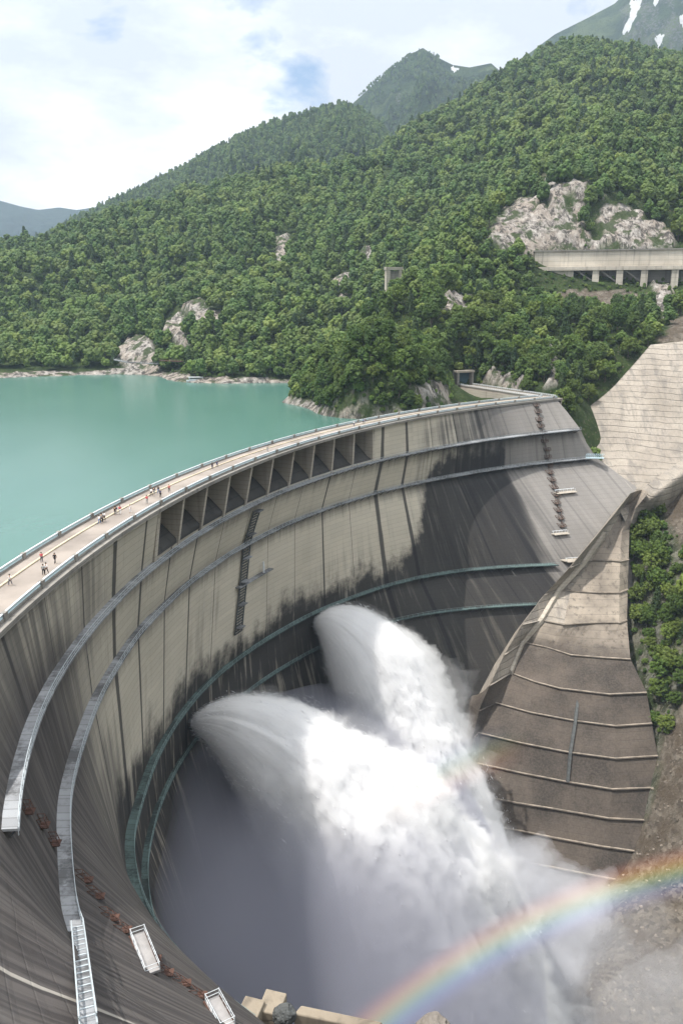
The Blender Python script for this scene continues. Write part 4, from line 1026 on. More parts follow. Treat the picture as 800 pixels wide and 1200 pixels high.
def platform(px, py, lx, ly, rz, label):
    q, p, z = wall_pt(px, py, .0); e = empty('wall_platform', tuple(q), label, 'platform')
    Mq = Matrix.Translation(Vector(facept(p, z, lx / 2))) @ Matrix.Rotation(R(p) + rz, 4, 'Z')
    mb = MB(); mb.box((0, 0, 0), (lx, ly, .25), 0, Mq); mb.build('deck', M['sheet'], e)
    mb = MB(); mb.box((lx / 2 + .1, 0, -.05), (.2, ly, .5), 0, Mq); mb.box((-lx / 2 + .05, 0, .2), (.1, ly * .9, .6), 0, Mq); mb.build('edge_beam', M['rust'], e)
    mb = MB()
    for h in (.55, 1.05):
        mb.box((-lx / 2 + .06, 0, h), (.05, ly, .05), 0, Mq)
        for s_ in (-1, 1): mb.box((0, s_ * (ly / 2 - .06), h), (lx, .05, .05), 0, Mq)
        mb.box((lx / 2 - .06, 0, h), (.05, ly, .05), 0, Mq)
    for y in np.linspace(-ly / 2 + .06, ly / 2 - .06, 5):
        for x in (-lx / 2 + .06, lx / 2 - .06): mb.box((x, y, .55), (.09, .09, 1.1), 0, Mq)
    mb.build('railing', M['railw'], e)
    mb = MB()
    for y in np.linspace(-ly / 2 + .5, ly / 2 - .5, 3): mb.bar(Mq @ Vector((-lx / 2 + .3, y, -.2)), Mq @ Vector((lx / 2, y, -2.4)), .18)
    mb.build('bracket', M['rust'], e); return e
platform(160, 1118, 1.7, 6.4, .42, 'tilted white railed platform with rusty edges, low on the near end of the dam')
platform(250, 1188, 1.7, 4.4, .45, 'white and rusty railed platform at the very foot of the near dam end')
def far_landing(px0, py0, px1, py1, label, mat='pale', w=1.8):
    q, p, z = wall_pt(px0, py0); q2, p2, z2 = wall_pt(px1, py1); e = empty('wall_landing', tuple(q), label, 'landing')
    ps = np.linspace(p, p2, 6); mb = MB(); mb.sweep(list(ps), lambda k: [facept(ps[k], z + dz, o_) for o_, dz in ((-1.5, 0), (w, 0), (w, -.35), (-1.5, -.35))]); mb.build('deck', M[mat], e)
    mb = MB()
    for t in ps: mb.box(facept(t, z + .55, w - .1), (.1, .1, 1.1), R(t))
    mb.sweep(list(ps), lambda k: [facept(ps[k], z + 1.05 + dz, w - .1 + o_) for o_, dz in ((-.05, -.05), (.05, -.05), (.05, .05), (-.05, .05))]); mb.build('railing', M['railw'], e)
far_landing(648, 577, 671, 574, 'upper of two short pale landings beside the brown stair chain')
far_landing(645, 625, 661, 622, 'lower of two short pale landings beside the brown stair chain')
far_landing(655, 655, 682, 646, 'stepped pale concrete landing where the walkway meets the thrust block', 'pale', 3.5)
# lattice walkway past the end of the second walkway, and the lattice stair at the near end
eye0 = Vector((0, 0, CAM_Z))
def lattice(name, a, b, w, label, mat, cat, nb=12, up=1.3):
    a, b = Vector(a), Vector(b); e = empty(name, tuple(a), label, cat); d = (b - a).normalized(); n = d.cross(Vector((0, 0, 1))).normalized(); L_ = (b - a).length
    mb = MB(); mb.bar(a, b, w, .15); mb.build('deck', M['grate'] if mat == 'railg' else M[mat], e)
    for s_ in (-1, 1):
        mb = MB()
        for h in (0.1, up): mb.bar(a + n * s_ * w / 2 + Vector((0, 0, h)), b + n * s_ * w / 2 + Vector((0, 0, h)), .12)
        for i in range(nb):
            t0, t1 = i / nb, (i + 1) / nb; p0 = a.lerp(b, t0) + n * s_ * w / 2; p1 = a.lerp(b, t1) + n * s_ * w / 2
            mb.bar(p0, p0 + Vector((0, 0, up)), .1); mb.bar(p0, p1 + Vector((0, 0, up)), .08)
            if s_ > 0: mb.bar(p0 + Vector((0, 0, .12)), p0 - n * w + Vector((0, 0, .12)), .12)
        mb.build('truss', M[mat], e)
    return e
q1 = facept(124.9, -25, 1); lattice('lattice_walkway', q1, P(707, 537, 345), 2.4, 'pale blue lattice walkway beyond the second walkway, reaching the sprayed slope', 'rail', 'walkway', 9, 1.6)
q1 = facept(184.6, -24.2, 1.4); q2 = Vector(facept(*on_wall(101, 1199), 0)); q2 = eye0 + (q2 - eye0) * .90
lattice('lattice_stair', q1, q2, 1.15, 'narrow grey lattice gangway continuing the lower near walkway to the bottom edge', 'railg', 'gangway', 16, 1.0)

# stepped concrete blocks at the foot of the near end, rock beside them
def cblock(name, px0, px1, ytop, Y, depth, drop, label, tilt=0.0, cat='concrete block'):
    a = P(px0, ytop, Y); b = P(px1, ytop + tilt, Y); z = (a[2] + b[2]) / 2; e = MB()
    c = [(a[0], a[1], z - drop), (b[0], b[1], z - drop), (b[0] + 1, b[1] + depth, z - drop), (a[0] + 1, a[1] + depth, z - drop), (a[0], a[1], a[2] - .3), (b[0], b[1], b[2] - .3), (b[0] + 1, b[1] + depth, b[2]), (a[0] + 1, a[1] + depth, a[2])]
    e.quadbox(c); o = e.build(name, M['tan']); m = o.modifiers.new('bevel', 'BEVEL'); m.width = .15; m.segments = 2; return tag(o, label, cat)
cblock('concrete_block', 276, 300, 1188, 94, 3.2, 30, 'larger pale concrete block at the bottom edge beside the walkway end', 6)
cblock('concrete_block', 301, 326, 1182, 96, 3.6, 30, 'taller tan concrete block beside a black heap at the bottom edge', 6)
cblock('concrete_wall', 344, 440, 1186, 95, 1.2, 30, 'low pale concrete wall sloping down to the right at the bottom edge', 20, 'low wall')
M['rockm'] = mat_concrete('bare_rock', (.36, .32, .27), (.19, .17, .15), 40, .3)
def boulder(px, py, Y, r, label, mat='rockm'):
    bm = bmesh.new(); bmesh.ops.create_icosphere(bm, subdivisions=4, radius=1); v = np.array([q.co for q in bm.verts]); n = fbm(v * 1.7 + px, 4, .55, True)
    v = v * (.7 + .5 * n)[:, None] * np.array(r); c = P(px, py, Y); F = [[q.index for q in f.verts] for f in bm.faces]; bm.free()
    return tag(mesh_np('boulder', v + c, F, M[mat], smooth=False), label, 'rock')
boulder(333, 1190, 95, (1.5, 1.4, 1.5), 'small black heap between the tan block and the low wall', 'steel')
boulder(507, 1216, 92, (2.6, 3, 2.6), 'small pale rock tip at the bottom edge under the rainbow')

# ------------------------------------------------------------------ trees: the 300 nearest in view stand as things, the rest is the forest
def bvh_of(objs):
    V, F = [], []
    for o in objs:
        n = len(V); V += [tuple(q.co) for q in o.data.vertices]; F += [[n + k for k in f.vertices] for f in o.data.polygons]
    return BVHTree.FromPolygons(V, F)
bvh = bvh_of([terrain, wall, slab, block]); eye = Vector((0, 0, CAM_Z))
inf = (tpx > -2) & (tpx < 802) & (tpy > 0) & (tpy < 1200)
vis_i = []
for i in np.argsort(tdep / ts ** .5):
    if not inf[i]: continue
    t = Vector((tx[i], ty[i], tz[i] + 7.0 * ts[i])); d = t - eye; h = bvh.ray_cast(eye, d.normalized(), d.length - 3)
    if h[0] is None: vis_i.append(i)
    if len(vis_i) >= 300: break
single = np.zeros(tx.size, bool); single[vis_i] = True
GLAB = {}
def tree_label(i, k):
    kind = ['broad rounded broadleaf tree', 'slim upright broadleaf tree', 'dark pointed conifer'][k]
    x, y = tpx[i], tpy[i]
    if y > 560 and x > 700: return kind + ' in the steep gully beside the thrust block', 'trees in the gully right of the thrust block'
    if x > 560 and y > 300 and x > 640: return kind + ' on the slope under the gallery, above the sprayed concrete', 'trees on the slope above the sprayed concrete'
    if x > 535 : return kind + ' on the slope right of the tunnel, behind the dam corner', 'trees behind the dam corner'
    return kind + ' on the wooded spur reaching the lake by the tunnel', 'trees on the spur by the lake'
bark_n = 0
for i in vis_i:
    k = int(tk[i]); lab, grp = tree_label(i, k)
    e = empty('conifer' if k == 2 else 'broadleaf_tree', (tx[i], ty[i], tz[i] - .3), lab, 'tree', grp)
    e.rotation_euler = (rng.normal() * .05, rng.normal() * .05, rot[i]); s = ts[i]; e.scale = (s * rng.uniform(.9, 1.15), s * rng.uniform(.9, 1.15), s * rng.uniform(.9, 1.2))
    for nm, me in (('trunk', TRUNK[k]), ('crown', CROWN[k])):
        o = bpy.data.objects.new(nm, me); COL.objects.link(o); o.parent = e

def forest_object(name, x, y, z, s, k, r, protos=None):
    m = bpy.data.meshes.new(name); m.from_pydata(np.c_[x, y, z].tolist(), [], [])
    for nm, v, ty_ in (('size', s, 'FLOAT'), ('turn', r, 'FLOAT')):
        a = m.attributes.new(nm, ty_, 'POINT'); a.data.foreach_set('value', np.asarray(v, np.float32))
    a = m.attributes.new('species', 'INT', 'POINT'); a.data.foreach_set('value', np.asarray(k, np.int32))
    o = bpy.data.objects.new(name, m); COL.objects.link(o)
    ng = bpy.data.node_groups.new('forest', 'GeometryNodeTree')
    ng.interface.new_socket('Geometry', in_out='INPUT', socket_type='NodeSocketGeometry'); ng.interface.new_socket('Geometry', in_out='OUTPUT', socket_type='NodeSocketGeometry')
    N, L = ng.nodes.new, ng.links.new
    gi, go = N('NodeGroupInput'), N('NodeGroupOutput'); join = N('GeometryNodeJoinGeometry')
    def attr(nm, t):
        q = N('GeometryNodeInputNamedAttribute'); q.data_type = t; q.inputs['Name'].default_value = nm; return q.outputs[0]
    asz, atu, asp = attr('size', 'FLOAT'), attr('turn', 'FLOAT'), attr('species', 'INT')
    cx = N('ShaderNodeCombineXYZ'); L(atu, cx.inputs[2])
    for j, (kd, me) in enumerate(protos or LOW):
        po = bpy.data.objects.new('forest_tree_leaves', me)
        oi = N('GeometryNodeObjectInfo'); oi.inputs['Object'].default_value = po; oi.inputs['As Instance'].default_value = True
        cmp = N('FunctionNodeCompare'); cmp.data_type = 'INT'; cmp.operation = 'EQUAL'; ii = [q for q in cmp.inputs if q.type == 'INT']; L(asp, ii[0]); ii[1].default_value = j
        ip = N('GeometryNodeInstanceOnPoints'); L(gi.outputs[0], ip.inputs['Points']); L(cmp.outputs[0], ip.inputs['Selection']); L(oi.outputs['Geometry'], ip.inputs['Instance'])
        L(cx.outputs[0], ip.inputs['Rotation']); L(asz, ip.inputs['Scale']); L(ip.outputs[0], join.inputs[0])
    L(join.outputs[0], go.inputs[0])
    md = o.modifiers.new('forest', 'NODES'); md.node_group = ng
    return tag(o, kind='stuff')
lowidx = {0: [0, 1], 1: [2, 3], 2: [4]}
rest = ~single
# forest of the second ridge
q = rng.random((26000, 2)); rx = RX.min() + q[:, 0] * (RX.max() - RX.min()); ry = RY.min() + q[:, 1] * (RY.max() - RY.min())
ui = np.clip(np.searchsorted(RX[:, 0], rx), 0, RX.shape[0] - 1); vi = np.clip(np.searchsorted(RY[0], ry), 0, RY.shape[1] - 1); rzz = RZ_[ui, vi]
ok, a_, b_ = frame_mask(rx, ry, rzz, 20); ok &= (ry < 2010) & (b_ < 300)
rx, ry, rzz = rx[ok], ry[ok], rzz[ok]
q = rng.random((30000, 2)); qx = KX.min() + q[:, 0] * (KX.max() - KX.min()); qy = KY.min() + q[:, 1] * (3105 - KY.min())
ui = np.clip(np.searchsorted(KX[:, 0], qx), 0, KX.shape[0] - 1); vi = np.clip(np.searchsorted(KY[0], qy), 0, KY.shape[1] - 1); qz = KZ[ui, vi]
ok, a_, b_ = frame_mask(qx, qy, qz, 20); fn = fbm(np.c_[qx * .006, qy * .004, qz * .006], 4, .6)
ok &= (b_ < 300) & (fn > .36 + np.clip((150 - b_) / 90, 0, 1) * .30)
rx = np.r_[rx, qx[ok]]; ry = np.r_[ry, qy[ok]]; rzz = np.r_[rzz, qz[ok]]
fx = np.r_[tx[rest], rx]; fy = np.r_[ty[rest], ry]; fz = np.r_[tz[rest] - .3, rzz - 1]; fs = np.r_[ts[rest], rng.uniform(1.0, 1.6, rx.size) * np.where(ry > 2300, .8, 1)]
fk = np.r_[tk[rest], np.where(rng.random(rx.size) < .22, 2, 1)]
fsp = np.array([lowidx[int(k)][int(h)] if int(k) != 2 else 4 for k, h in zip(fk, rng.integers(0, 2, fk.size))])
forest_object('forest', fx, fy, fz, fs, fsp, rng.uniform(0, 6.283, fx.size))
# low scrub between the trees
bx_, by_, bz_, bs_ = fill(-380, 420, 300, 560, 5.0, .18, .36); c1 = [np.concatenate(k) for k in zip(fill(80, 260, 170, 345, 3.2, .16, .34), fill(-45, 80, 335, 430, 2.4, .16, .38))]
bx_, by_, bz_, bs_ = [np.concatenate(k) for k in zip((bx_, by_, bz_, bs_), c1)]
bpx, bpY, _ = proj(np.c_[bx_, by_, bz_ + 1])
bb = (inpoly(bpx, bpY, [(668, 500), (672, 478), (690, 468), (716, 440), (758, 400), (900, 375), (900, 560), (812, 566), (782, 590), (748, 610), (735, 615), (700, 560)]) & (by_ < 420) & (by_ > 322)) | (inpoly(bpx, bpY, [(530, 432), (556, 430), (556, 448), (655, 462), (655, 475), (530, 470)]) & (by_ < 432)) | (inpoly(bpx, bpY, [(735, 590), (738, 650), (735, 715), (750, 780), (772, 880), (766, 1020), (500, 1020), (500, 700)]) & (by_ < 330))
bb |= (bz_ < -100) & ~((bpx > 770) & (bpY < 1040) & (rng.random(bz_.size) < .45)); bx_, by_, bz_, bs_ = [k[~bb] for k in (bx_, by_, bz_, bs_)]
forest_object('undergrowth', bx_, by_, bz_ - 1.5 * bs_, bs_, rng.integers(0, 4, bx_.size), rng.uniform(0, 6.28, bx_.size))

# loose rock on the scree
rk_ = []
for sd in range(4):
    bm = bmesh.new(); bmesh.ops.create_icosphere(bm, subdivisions=2, radius=1); v_ = np.array([q.co for q in bm.verts]); nn_ = fbm(v_ * 1.3 + sd * 9, 3, .6)
    for q, k_ in zip(bm.verts, nn_): q.co = Vector((q.co.x, q.co.y * .8, q.co.z * .65)) * (.45 + 1.1 * k_)
    m_ = bpy.data.meshes.new('stone'); bm.to_mesh(m_); bm.free(); m_.materials.append(M['stone']); rk_.append(('stone', m_))
sx_ = rng.uniform(60, 190, 9000); sy_ = rng.uniform(120, 260, 9000); sz_ = gz(sx_, sy_); spx, spy, _ = proj(np.c_[sx_, sy_, sz_])
k_ = inpoly(spx, spy, [(600, 1060), (690, 1000), (772, 870), (830, 830), (860, 1260), (600, 1260)]); sx_, sy_, sz_ = sx_[k_], sy_[k_], sz_[k_]
forest_object('scree_rubble', sx_, sy_, sz_, .10 + .55 * rng.random(sx_.size) ** 5, rng.integers(0, 4, sx_.size), rng.uniform(0, 6.28, sx_.size), rk_)

# ------------------------------------------------------------------ the two water jets
def jet(name, O, d, a, b, xmax, k0, rmax, seed, label, nx=150, na=180):
    d = np.array([d[0], d[1], 0]); d = d / np.linalg.norm(d); side = np.array([-d[1], d[0], 0]); up = np.array([0, 0, 1.])
    e = empty(name, tuple(O), label, 'water jet')
    xs = np.linspace(0, 1, nx) ** 1.4 * xmax; an = np.linspace(0, 2 * math.pi, na, endpoint=False)
    XS, AN = np.meshgrid(xs, an, indexing='ij')
    def surf(grow, amp, fine, sd):
        Rr = .9 + rmax * (1 - np.exp(-XS * k0 / rmax)); f = np.clip((XS - 4) / 26, 0, 1) ** 1.2
        P0 = O + d * XS[..., None] + up * (-a * XS - b * XS ** 2)[..., None]
        tang = np.stack([d[0] + 0 * XS, d[1] + 0 * XS, -a - 2 * b * XS], -1); tang /= np.linalg.norm(tang, axis=-1, keepdims=True)
        nn = np.cross(side, tang); nn *= np.sign(nn[..., 2:3])
        rad = side * np.cos(AN)[..., None] + nn * np.sin(AN)[..., None]
        Q = P0 + rad * Rr[..., None]
        q = (Q - O).reshape(-1, 3)
        n1 = fbm(q * np.array([.045, .045, .04]) + sd, 3, .5).reshape(XS.shape) - .5
        n2 = fbm(q * .15 + sd * 2, 3, .55).reshape(XS.shape) - .5
        n3 = fbm(q * .5 + sd * 3, 4, .62).reshape(XS.shape) - .5
        st = fbm(np.stack([(XS * .05).ravel(), (np.cos(AN) * 7).ravel(), (np.sin(AN) * 7).ravel()], -1) + sd * 4, 4, .6).reshape(XS.shape) - .5
        disp = (n1 * 1.2 + n2 * .5) * amp * f + n3 * fine * f + st * .22 * np.clip(XS / 7, 0, 1)
        # torn crest: the upper side breaks up more than the under side
        disp = disp * (.45 + .75 * np.clip(np.sin(AN) + .3, 0, 1))
        return P0 + rad * (Rr * grow * (1 + disp))[..., None], rad
    Q, rad = surf(.84, .36, .16, seed); Qo, _ = surf(1.0, .42, .34, seed)
    F = []
    for i in range(nx - 1):
        for j in range(na): F.append((i * na + j, i * na + (j + 1) % na, (i + 1) * na + (j + 1) % na, (i + 1) * na + j))
    F.append(tuple(range(na))[::-1]); F.append(tuple((nx - 1) * na + j for j in range(na)))
    uv = np.stack([XS, AN * 14], -1).reshape(-1, 2)
    mesh_np('core', Q.reshape(-1, 3), F, M['jet'], e, uv=uv)
    # a veil of spray round the core
    for grow, amp, fine, sd, dens in ((1.0, .42, .36, seed, .30), (1.09, .5, .42, seed + .3, .09), (1.2, .7, .5, seed + .7, .014)):
        Q2, _ = surf(grow, amp, fine, sd); mesh_np('spray_veil', Q2.reshape(-1, 3), F, mat_volume('spray', dens, (.985, .987, .993)), e)
    # torn shreds of water flung off the surface
    g = np.random.default_rng(int(seed * 10)); n = 9000; i = (g.random(n) ** .8 * (nx - 2)).astype(int); i = np.clip(i, 12, nx - 2); j = g.integers(0, na, n)
    p = Qo[i, j] + rad[i, j] * (np.abs(g.normal(size=n)) * (.15 + XS[i, j] * .035))[:, None] + g.normal(size=(n, 3)) * .25
    t = np.stack([d[0] + 0 * i, d[1] + 0 * i, -a - 2 * b * XS[i, j]], -1); t /= np.linalg.norm(t, axis=1)[:, None]; t = t + g.normal(size=(n, 3)) * .25
    w = g.normal(size=(n, 3)); w /= np.linalg.norm(w, axis=1)[:, None]; h = np.cross(t, w); L_ = (g.random(n) ** 2 * .7 + .12)[:, None]; W_ = (g.random(n) * .08 + .04)[:, None]
    V = np.stack([p - t * L_, p + w * W_, p + h * W_, p + t * L_], 1).reshape(-1, 3); b0 = np.arange(n)[:, None] * 4
    F2 = np.concatenate([b0 + np.array(q) for q in ((0, 1, 2), (3, 2, 1), (0, 2, 3), (0, 3, 1))]).tolist()
    o = mesh_np('water_shreds', V, F2, M['jet'], e, smooth=True); o['kind'] = 'stuff'
    mb = MB(); mb.tube([O - d * 5, O + d * .6], 1.3, 14); mb.build('nozzle', M['steel'], e)
    return e
_q, _p, _z = wall_pt(222, 849); O1 = facept(_p, _z, .6); _q, _p, _z = wall_pt(368, 733); O2 = facept(_p, _z, .6)
jet('water_jet', O1, (.93, -.30), -.30, .0188, 72, .75, 27, 1.3, 'nearer and broader white water jet fanning out of the dam below the walkway')
jet('water_jet', O2, (.82, -.57), -.42, .0345, 56, .95, 20, 4.1, 'farther white water jet with a torn upper fringe, behind the broad one')

# ------------------------------------------------------------------ mist in the gorge, air, rainbow
def lump(name, c, r, dens, seed, amp=.35, sub=5, freq=1.6, col=(.88, .89, .93)):
    bm = bmesh.new(); bmesh.ops.create_icosphere(bm, subdivisions=sub, radius=1); v = np.array([q.co for q in bm.verts]); F = [[q.index for q in f.verts] for f in bm.faces]; bm.free()
    n = fbm(v * freq + seed, 5, .55) - .5; v = v * (1 + n * amp * 2)[:, None] * np.array(r) + np.array(c)
    o = mesh_np(name, v, F, mat_volume(name, dens, col)); return tag(o, kind='stuff')
lump('mist', (-14, 172, -150), (66, 112, 84), .050, 3.0, .22, 5, 1.6, (.55, .56, .64))  # the dam's shade is put into this mist's grey colour
lump('mist', (44, 186, -152), (54, 62, 34), .010, 8.0, .6)
lump('mist', (66, 176, -152), (38, 46, 24), .008, 15.0, .6)
lump('mist', (90, 166, -152), (46, 52, 30), .012, 27.0, .7)
for i_, (a_, b_, c_, r_, d_) in enumerate(((92, 176, -140, 15, .016), (84, 158, -146, 17, .018), (104, 188, -136, 13, .016), (112, 168, -140, 14, .012), (52, 214, -128, 13, .035), (66, 205, -132, 11, .035), (60, 196, -138, 14, .03), (76, 214, -136, 9, .03), (48, 180, -140, 16, .03), (72, 186, -143, 9, .035), (58, 168, -144, 12, .03), (40, 205, -118, 14, .035))):
    lump('mist', (a_, b_, c_), (r_ * 1.2, r_, r_ * .85), d_, 20.0 + i_ * 3, .75, 5, 2.1)

hz = bmesh.new(); bmesh.ops.create_cube(hz, size=1)
for q in hz.verts: q.co = Vector((q.co.x * 9000, q.co.y * 6800 + 2900, q.co.z * 2300 + 950))
hm = bpy.data.meshes.new('haze'); hz.to_mesh(hm); hz.free(); hm.materials.append(mat_volume('haze', 8.0e-5, (.64, .80, 1.0)))
haze = bpy.data.objects.new('haze', hm); COL.objects.link(haze); tag(haze, kind='stuff')

def rainbow(d0, d1, stops, power, span, mid, fade, label):
    # the bow of the sun on the falling spray: a band of coloured light hanging in the mist
    ax = -np.array(SUN_DIR); u = np.cross(ax, [0, 0, 1.]); u /= np.linalg.norm(u); w = np.cross(u, ax)
    DIST = 150.0; r0, r1 = math.tan(R(d0)) * DIST * math.cos(R(d0)), math.tan(R(d1)) * DIST * math.cos(R(d0)); cen = np.array([0, 0, CAM_Z]) + ax * DIST * math.cos(R(d0))
    V, F, val = [], [], []; ts_ = np.linspace(0, 2 * math.pi, 361)[:-1]; keep = []
    for t in ts_:
        p = cen + (u * math.cos(t) + w * math.sin(t)) * r0; a, b, _ = proj(p)
        if span[0] < a[0] < span[1] and span[2] < b[0] < span[3] and p[2] > -150 and p[1] > 60: keep.append(t)
    keep = np.array(keep)
    if keep.size and keep.max() - keep.min() > math.pi: keep = np.where(keep > math.pi, keep - 2 * math.pi, keep); keep.sort()
    ks = np.linspace(keep.min(), keep.max(), 80); mb = MB()
    def prof(i):
        e = u * math.cos(ks[i]) + w * math.sin(ks[i]); return [cen + e * r0 - ax * 1.5, cen + e * r1 - ax * 1.5, cen + e * r1 + ax * 1.5, cen + e * r0 + ax * 1.5]
    mb.sweep(list(ks), prof)
    n = NT('rainbow_light'); p = n.pos()
    dv = n.N('ShaderNodeVectorMath', operation='SUBTRACT'); n.L(p, dv.inputs[0]); dv.inputs[1].default_value = tuple(cen)
    ln = n.N('ShaderNodeVectorMath', operation='LENGTH'); n.L(dv.outputs[0], ln.inputs[0])
    t = n.math('DIVIDE', n.math('SUBTRACT', ln.outputs['Value'], r0), r1 - r0)
    cr = n.N('ShaderNodeValToRGB'); el = cr.color_ramp.elements; el[0].position = 0; el[0].color = (0, 0, 0, 1); el[1].position = 1; el[1].color = (0, 0, 0, 1)
    for ps, c in stops:
        q = el.new(ps); q.color = (*c, 1)
    n.L(t, cr.inputs[0])
    em = n.N('ShaderNodeEmission'); n.L(cr.outputs[0], em.inputs['Color']); dm = n.N('ShaderNodeVectorMath', operation='DISTANCE'); n.L(p, dm.inputs[0]); dm.inputs[1].default_value = tuple(mid(DIST)); n.val(em.inputs['Strength'], n.math('MULTIPLY', n.ss(dm.outputs['Value'], fade[0], fade[1], 1.0, 0.0), power))
    n.L(em.outputs[0], n.out.inputs['Volume'])
    o = mb.build('rainbow', n.m, None); tag(o, label, 'rainbow'); return o

def on_ray(px, py): d = ray(px, py); d = d / np.linalg.norm(d); return lambda D: np.array([0, 0, CAM_Z]) + d * D
BOW = ((.12, (.08, .08, .24)), (.26, (.08, .16, .48)), (.42, (.08, .42, .34)), (.55, (.42, .50, .08)), (.68, (.62, .34, .05)), (.82, (.50, .12, .05)), (.92, (.16, .03, .02)))
rainbow(40.5, 43.0, BOW, .075, (380, 900, 0, 1330), on_ray(640, 1095), (45, 130), 'rainbow arching through the spray across the lower right of the gorge')
rainbow(50.4, 53.6, tuple((1 - p_, c_) for p_, c_ in reversed(BOW)), .035, (440, 640, 800, 1010), on_ray(525, 905), (3, 17), 'short faint second rainbow patch in the spray beside the thrust block')

# ------------------------------------------------------------------ visitors on the crest road
def skin_mesh(name, verts, edges, radii, sub=1):
    m = bpy.data.meshes.new('tmp'); m.from_pydata(verts, edges, []); o = bpy.data.objects.new('tmp', m); COL.objects.link(o)
    sk = o.modifiers.new('s', 'SKIN'); sk.use_smooth_shade = True
    for i, r in enumerate(radii): m.skin_vertices[0].data[i].radius = (r, r) if not isinstance(r, tuple) else r
    m.skin_vertices[0].data[0].use_root = True
    o.modifiers.new('b', 'SUBSURF').levels = sub
    dg = bpy.context.evaluated_depsgraph_get(); r_ = bpy.data.meshes.new_from_object(o.evaluated_get(dg)); r_.name = name
    bpy.data.objects.remove(o); return r_
def pose(seed, walk):
    g = random.Random(seed); s = walk
    J = dict(pel=(0, 0, .95), spi=(0, .01, 1.15), che=(0, .02, 1.36), nec=(0, .01, 1.49), hea=(0, .03, 1.60), top=(0, .03, 1.70))
    for sd, sg in (('l', -1), ('r', 1)):
        f = s * sg
        J['hip' + sd] = (.10 * sg, 0, .90); J['kne' + sd] = (.11 * sg, .16 * f + .03, .50); J['ank' + sd] = (.11 * sg, .26 * f - .04, .09); J['toe' + sd] = (.12 * sg, .26 * f + .13, .035)
        J['sho' + sd] = (.20 * sg, .01, 1.42); J['elb' + sd] = (.25 * sg, -.14 * f - .02, 1.15); J['wri' + sd] = (.24 * sg, -.16 * f + .10, .92); J['han' + sd] = (.235 * sg, -.16 * f + .14, .83)
    R_ = dict(pel=.125, spi=.12, che=.135, nec=.055, hea=.095, top=.075, hip=.085, kne=.058, ank=.042, toe=.038, sho=.062, elb=.043, wri=.032, han=.036)
    E_ = [('pel', 'spi'), ('spi', 'che'), ('che', 'nec'), ('nec', 'hea'), ('hea', 'top')]
    for sd in 'lr': E_ += [('pel', 'hip' + sd), ('hip' + sd, 'kne' + sd), ('kne' + sd, 'ank' + sd), ('ank' + sd, 'toe' + sd), ('che', 'sho' + sd), ('sho' + sd, 'elb' + sd), ('elb' + sd, 'wri' + sd), ('wri' + sd, 'han' + sd)]
    def make(name, keys, k, extra=0):
        keys = [q for q in keys if q in J]; ix = {q: i for i, q in enumerate(keys)}
        return skin_mesh(name, [J[q] for q in keys], [(ix[a], ix[b]) for a, b in E_ if a in ix and b in ix], [R_[q] * k + extra if q in R_ else R_[q[:-1]] * k + extra for q in keys])
    allk = list(J); 
    body = make('body', allk, 1.0)
    shirt = make('shirt', ['spi', 'pel', 'che', 'shol', 'shor', 'elbl', 'elbr'], 1.0, .022)
    trou = make('trousers', ['pel', 'hipl', 'hipr', 'knel', 'kner', 'ankl', 'ankr'], 1.0, .018)
    bm = bmesh.new(); bmesh.ops.create_uvsphere(bm, u_segments=12, v_segments=8, radius=.115)
    for q in bm.verts: q.co = Vector((q.co.x, q.co.y * 1.1 + .005, max(q.co.z, -.03) + 1.655))
    hair = bpy.data.meshes.new('hair'); bm.to_mesh(hair); bm.free()
    for m in (body, shirt, trou, hair): m.materials.append(None)
    return body, shirt, trou, hair
POSES = [pose(1, 1.0), pose(2, .25), pose(3, -.8)]
CM = {}
def cmat(c):
    if c not in CM:
        n = NT('cloth'); n.bsdf(c, .85, .2); CM[c] = n.m
    return CM[c]
SKIN = cmat((.50, .33, .24)); HAIR = cmat((.03, .025, .02))
W_, K_, B_, D_, RD, GR, NV = (.75, .75, .76), (.025, .025, .03), (.12, .2, .38), (.06, .07, .10), (.55, .10, .12), (.35, .36, .36), (.04, .05, .12)
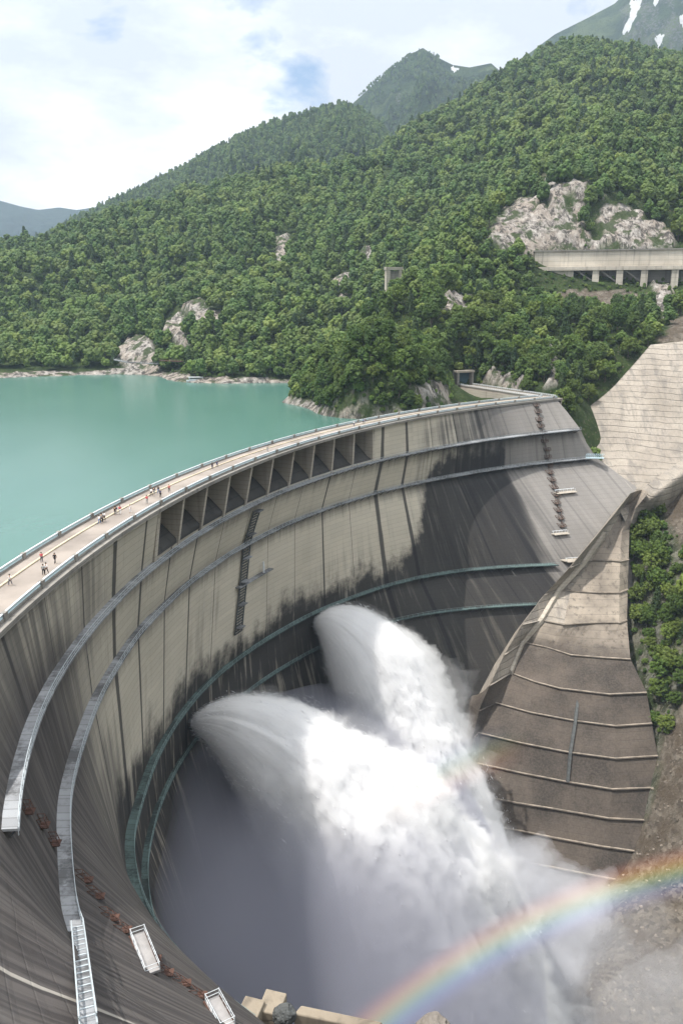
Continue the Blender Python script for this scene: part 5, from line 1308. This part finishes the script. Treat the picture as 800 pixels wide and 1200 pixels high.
PEOPLE = [(12.6, 686, W_, D_, 'person in a white top nearest the left edge on the dam road', 0), (49.5, 659, RD, D_, 'person in a red top near the kerb, second from the left edge', 1),
 (51.5, 674, GR, K_, 'person in grey beside the white shirted one near the downstream parapet', 1), (55, 672.5, W_, K_, 'person in a white shirt by the downstream parapet, beside one in grey', 0), (65, 660.5, K_, K_, 'small person all in black, alone near the downstream parapet', 2),
 (113.4, 614, W_, B_, 'white shirted person in blue trousers, leftmost of the four by the kerb', 0), (116.4, 612.5, GR, K_, 'person in a grey top, second of the four by the kerb', 1), (119.4, 612, K_, D_, 'person in a black top, third of the four by the kerb', 2), (122.4, 611, W_, K_, 'white shirted person in black trousers, rightmost of the four by the kerb', 0),
 (132, 603.5, K_, K_, 'person all in black, left end of a trio walking the dam road', 1), (135.6, 603, NV, W_, 'person in a navy top and white trousers amid a trio', 0), (141, 602.5, RD, W_, 'person in a red top and white trousers, right end of a trio', 2), (153, 601, W_, W_, 'person all in white, alone mid road after the trio', 1), (172.5, 590.5, RD, GR, 'person in a red top and grey trousers near the far parapet post', 1),
 (177, 581.5, W_, K_, 'white topped person left of the cluster before the spillway', 0), (181, 580, K_, GR, 'person in a black top and grey trousers by the upstream kerb', 2), (186, 578.5, K_, B_, 'person in a black top and blue trousers amid the cluster', 0), (188.4, 583, NV, K_, 'person in navy and black, front of the cluster before the spillway', 1), (198.6, 577, RD, K_, 'person in a red top and black trousers above the first spillway bay', 0),
 (237, 549, K_, NV, 'person in a black top, left of the pair above the spillway', 1), (243.4, 546.8, NV, NV, 'person all in navy, right of the pair above the spillway', 0), (313.6, 529.4, GR, GR, 'person all in grey, alone above the middle of the spillway', 2), (407.5, 498.8, W_, NV, 'white topped person in navy trousers near the right end of the spillway', 1), (420.4, 496.6, B_, K_, 'person in a blue top, left of the last pair on the dam', 0), (423.5, 496.2, NV, GR, 'person in navy and grey, right of the last pair on the dam', 2)]
for n_, (a, b, c1, c2, lab, ps) in enumerate(PEOPLE):
    p = Pz(a, b, -1.045); e = empty('person', tuple(p), lab, 'person', 'visitors on the dam road')
    c = math.hypot(p[0] - CX, p[1] - CY)
    if c < 322.9 or c > 327.4:
        k = min(max(c, 322.9), 327.4) / c; e.location = (CX + (p[0] - CX) * k, CY + (p[1] - CY) * k, -1.045)
    e.rotation_euler = (0, 0, math.atan2(p[1] - CY, p[0] - CX) + (math.pi if n_ % 3 else 0) + random.uniform(-.4, .4)); s = random.uniform(.96, 1.08); e.scale = (s, s, s)
    for nm, me, mt in zip(('body', 'shirt', 'trousers', 'hair'), POSES[ps], (SKIN, cmat(c1), cmat(c2), HAIR)):
        o = bpy.data.objects.new(nm, me); COL.objects.link(o); o.parent = e; o.material_slots[0].link = 'OBJECT'; o.material_slots[0].material = mt
